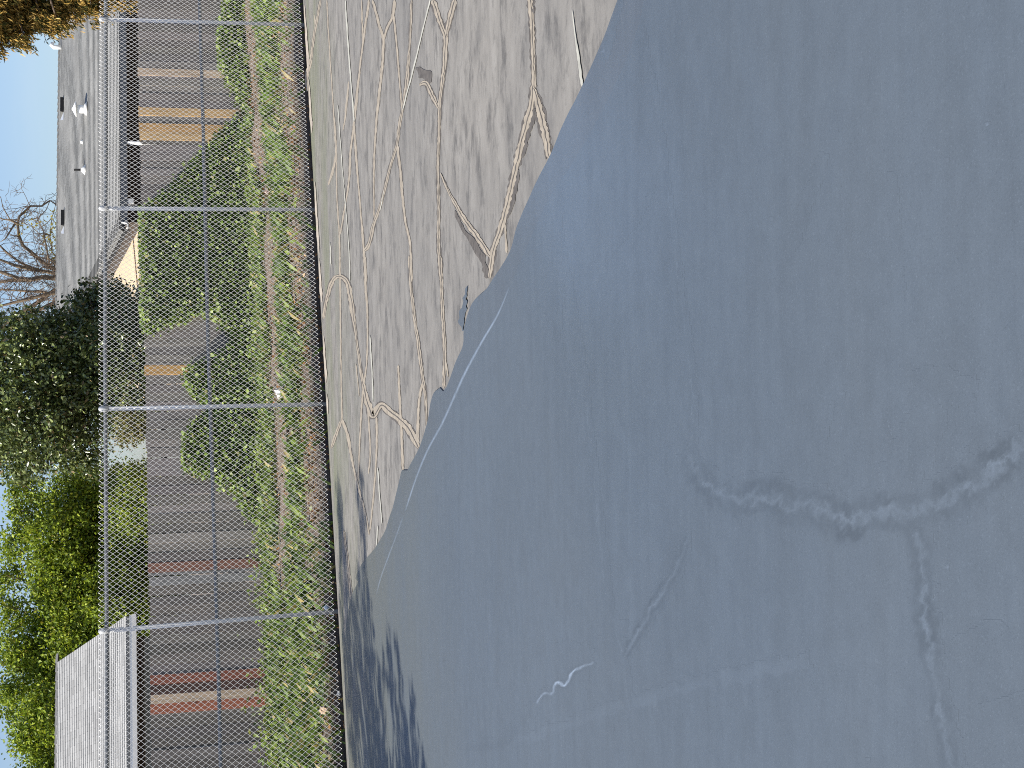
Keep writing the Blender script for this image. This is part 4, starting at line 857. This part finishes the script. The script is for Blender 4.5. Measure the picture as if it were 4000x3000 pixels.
# broad weeds, thickest along the foot of the boards and at the left
s, t = scatter(26000, -7, 12, 0.5, 5.6); pr = np.where(t > 3.7, 0.95, np.where((t < 1.3) & (s > -1.5), 0.10, 0.35)) * np.where(s < 0.3, 1.0, 0.75); keep = ~(dirt(s, t) & (rng.random(len(s)) < 0.93)) & (rng.random(len(s)) < pr) & ((vnoise(s, t, 3.3) + rng.normal(size=len(s)) * 0.3) > -0.25); s, t = s[keep], t[keep]
zz = np.array([float(gz(b)) for b in t]) + np.abs(rng.normal(size=len(s))) * np.where(t > 4.2, 0.14, 0.06) + 0.02
c = np.array([P(a, b, q) for a, b, q in zip(s, t, zz)])
tag(leaves('weeds', c, rng.uniform(0.05, 0.11, len(c)), palette(len(c), [(0.16, 0.23, 0.04), (0.25, 0.33, 0.07), (0.08, 0.12, 0.03), (0.36, 0.40, 0.16)], [4, 3, 3, 1.4], 0.3), M['leaf'], aspect=0.6, bias=tuple(np.array((0, 0, 1.0)) - E2 * 0.3)), 'low leafy weeds covering the bank below the grey boards', 'weeds', kind='stuff')
# fallen leaves and dry stems, thickest along the slab edge and on the bare earth
s, t = scatter(26000, -7, 12, 0.03, 5.4); dd = dirt(s, t); pr = np.where(t < 0.6, 0.85, np.where(t < 1.6, 0.8, 0.13)) + 0.25 * dd; pr *= 0.75 + 0.6 * vnoise(s, t, 1.7); keep = rng.random(len(s)) < pr; s, t = s[keep], t[keep]
zz = np.array([float(gz(b)) for b in t]) + np.abs(rng.normal(size=len(s))) * 0.035 + 0.008
c = np.array([P(a, b, q) for a, b, q in zip(s, t, zz)])
tag(leaves('leaf_litter', c, rng.uniform(0.03, 0.075, len(c)), palette(len(c), [(0.20, 0.10, 0.04), (0.30, 0.17, 0.075), (0.10, 0.06, 0.03), (0.42, 0.30, 0.18)], [4, 3, 3, 1], 0.3), M['leaf_dry'], aspect=0.5, bias=(0, 0, 1.2)), 'brown fallen leaves along the court edge under the fence', 'leaf litter', kind='stuff')

# dark strips standing in for the shaded crack of a step in the bare earth
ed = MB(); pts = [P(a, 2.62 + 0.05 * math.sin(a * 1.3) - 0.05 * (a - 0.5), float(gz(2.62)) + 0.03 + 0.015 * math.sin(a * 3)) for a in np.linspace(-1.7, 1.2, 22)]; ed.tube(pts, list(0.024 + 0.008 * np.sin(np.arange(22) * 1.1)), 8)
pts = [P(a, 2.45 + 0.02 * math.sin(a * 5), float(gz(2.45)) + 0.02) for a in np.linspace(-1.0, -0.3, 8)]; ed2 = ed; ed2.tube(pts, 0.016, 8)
tag(ed.build('soil_step_shade', M['stepshade'], smooth=True), 'thin dark strip standing in for the shaded crack of a soil step in the bare earth', 'soil step shade')

def crumple(name, u, v, t, size, mat, label, cat, n=90, tall=1.0, seed=1):
    r = np.random.default_rng(seed); p = on_t(u, v, t); b = bmesh.new(); bmesh.ops.create_icosphere(b, subdivisions=3, radius=1.0)
    f = r.normal(size=(14, 3)); f /= np.linalg.norm(f, axis=1)[:, None]; dcut = r.uniform(0.45, 0.9, 14)
    vs = []
    for q in b.verts:
        x = np.array(q.co)
        for a, d in zip(f, dcut):
            e = x @ a
            if e > d: x = x - a * (e - d) * 1.2
        vs.append(p + x * size * np.array((1, 1, tall)) * (1 + 0.12 * r.normal()))
    fs = [tuple(q.index for q in fc.verts) for fc in b.faces]; b.free()
    return tag(obj(name, vs, fs, mat), label, cat)
crumple('paper_scrap', 1462, 1098, 2.9, 0.10, M['paper'], 'crumpled white paper on the ground beside the third fence post', 'litter', tall=1.2, seed=3)
crumple('stone', 225, 1268, 0.75, 0.055, M['stone'], 'tan stone at the foot of the fence near the left edge', 'stone', seed=5)
crumple('stone', 292, 1322, 0.2, 0.03, M['stone_w'], 'small whitish stone against the slab under the fence mesh', 'stone', seed=6)
crumple('stone', 2825, 1128, 1.0, 0.025, M['stone_w'], 'small pale stone in the grass near the right-hand post', 'stone', seed=8)
# torn red and pink carton
p = on_t(2262, 1080, 2.75); ct = thing('carton', 'torn red and pink carton lying in the dirt strip', 'carton', p - (0, 0, 0.09))
def tilt_box(name, c, hx, hy, hz, a, b_, mat, parent):
    Rm = np.array(Matrix.Rotation(a, 3, 'Y') @ Matrix.Rotation(b_, 3, 'Z')); v = []
    for z in (-hz, hz):
        for y in (-hy, hy):
            for x in (-hx, hx): v.append(c + Rm @ np.array((x, y, z)))
    mb_ = MB(); mb_.hexa(v); return mb_.build(name, mat, parent)
tilt_box('panel', p, 0.085, 0.03, 0.08, 0.7, 0.3, M['redcard'], ct)
tilt_box('label', p + (-0.006, -0.036, 0.002), 0.055, 0.004, 0.05, 0.7, 0.3, M['pinkcard'], ct)
tilt_box('flap', p + (-0.02, -0.02, 0.10), 0.07, 0.008, 0.035, 0.75, 0.2, M['pinkcard'], ct)
# plastic bottle on the leaf litter by the fourth post
p = on_t(618, 1288, 0.38); q1 = p + E1 * 0.05 + np.array((0, 0, 0.05)) ; q0 = p - E1 * 0.05 - np.array((0, 0, 0.02)); ax_ = (q0 - q1)
bo = thing('bottle', 'clear plastic bottle with white cap by the leaning fence post', 'bottle', p - (0, 0, 0.06))
mb = MB(); mb.tube([q1, q1 + ax_ * 0.15, q1 + ax_ * 0.75, q1 + ax_ * 1.0, q1 + ax_ * 1.1], [0.024, 0.03, 0.031, 0.014, 0.012], 12); mb.build('body', M['plastic'], bo, True)
mb = MB(); mb.tube([q1 + ax_ * 1.1, q1 + ax_ * 1.32], 0.016, 12); mb.build('cap', M['white'], bo)
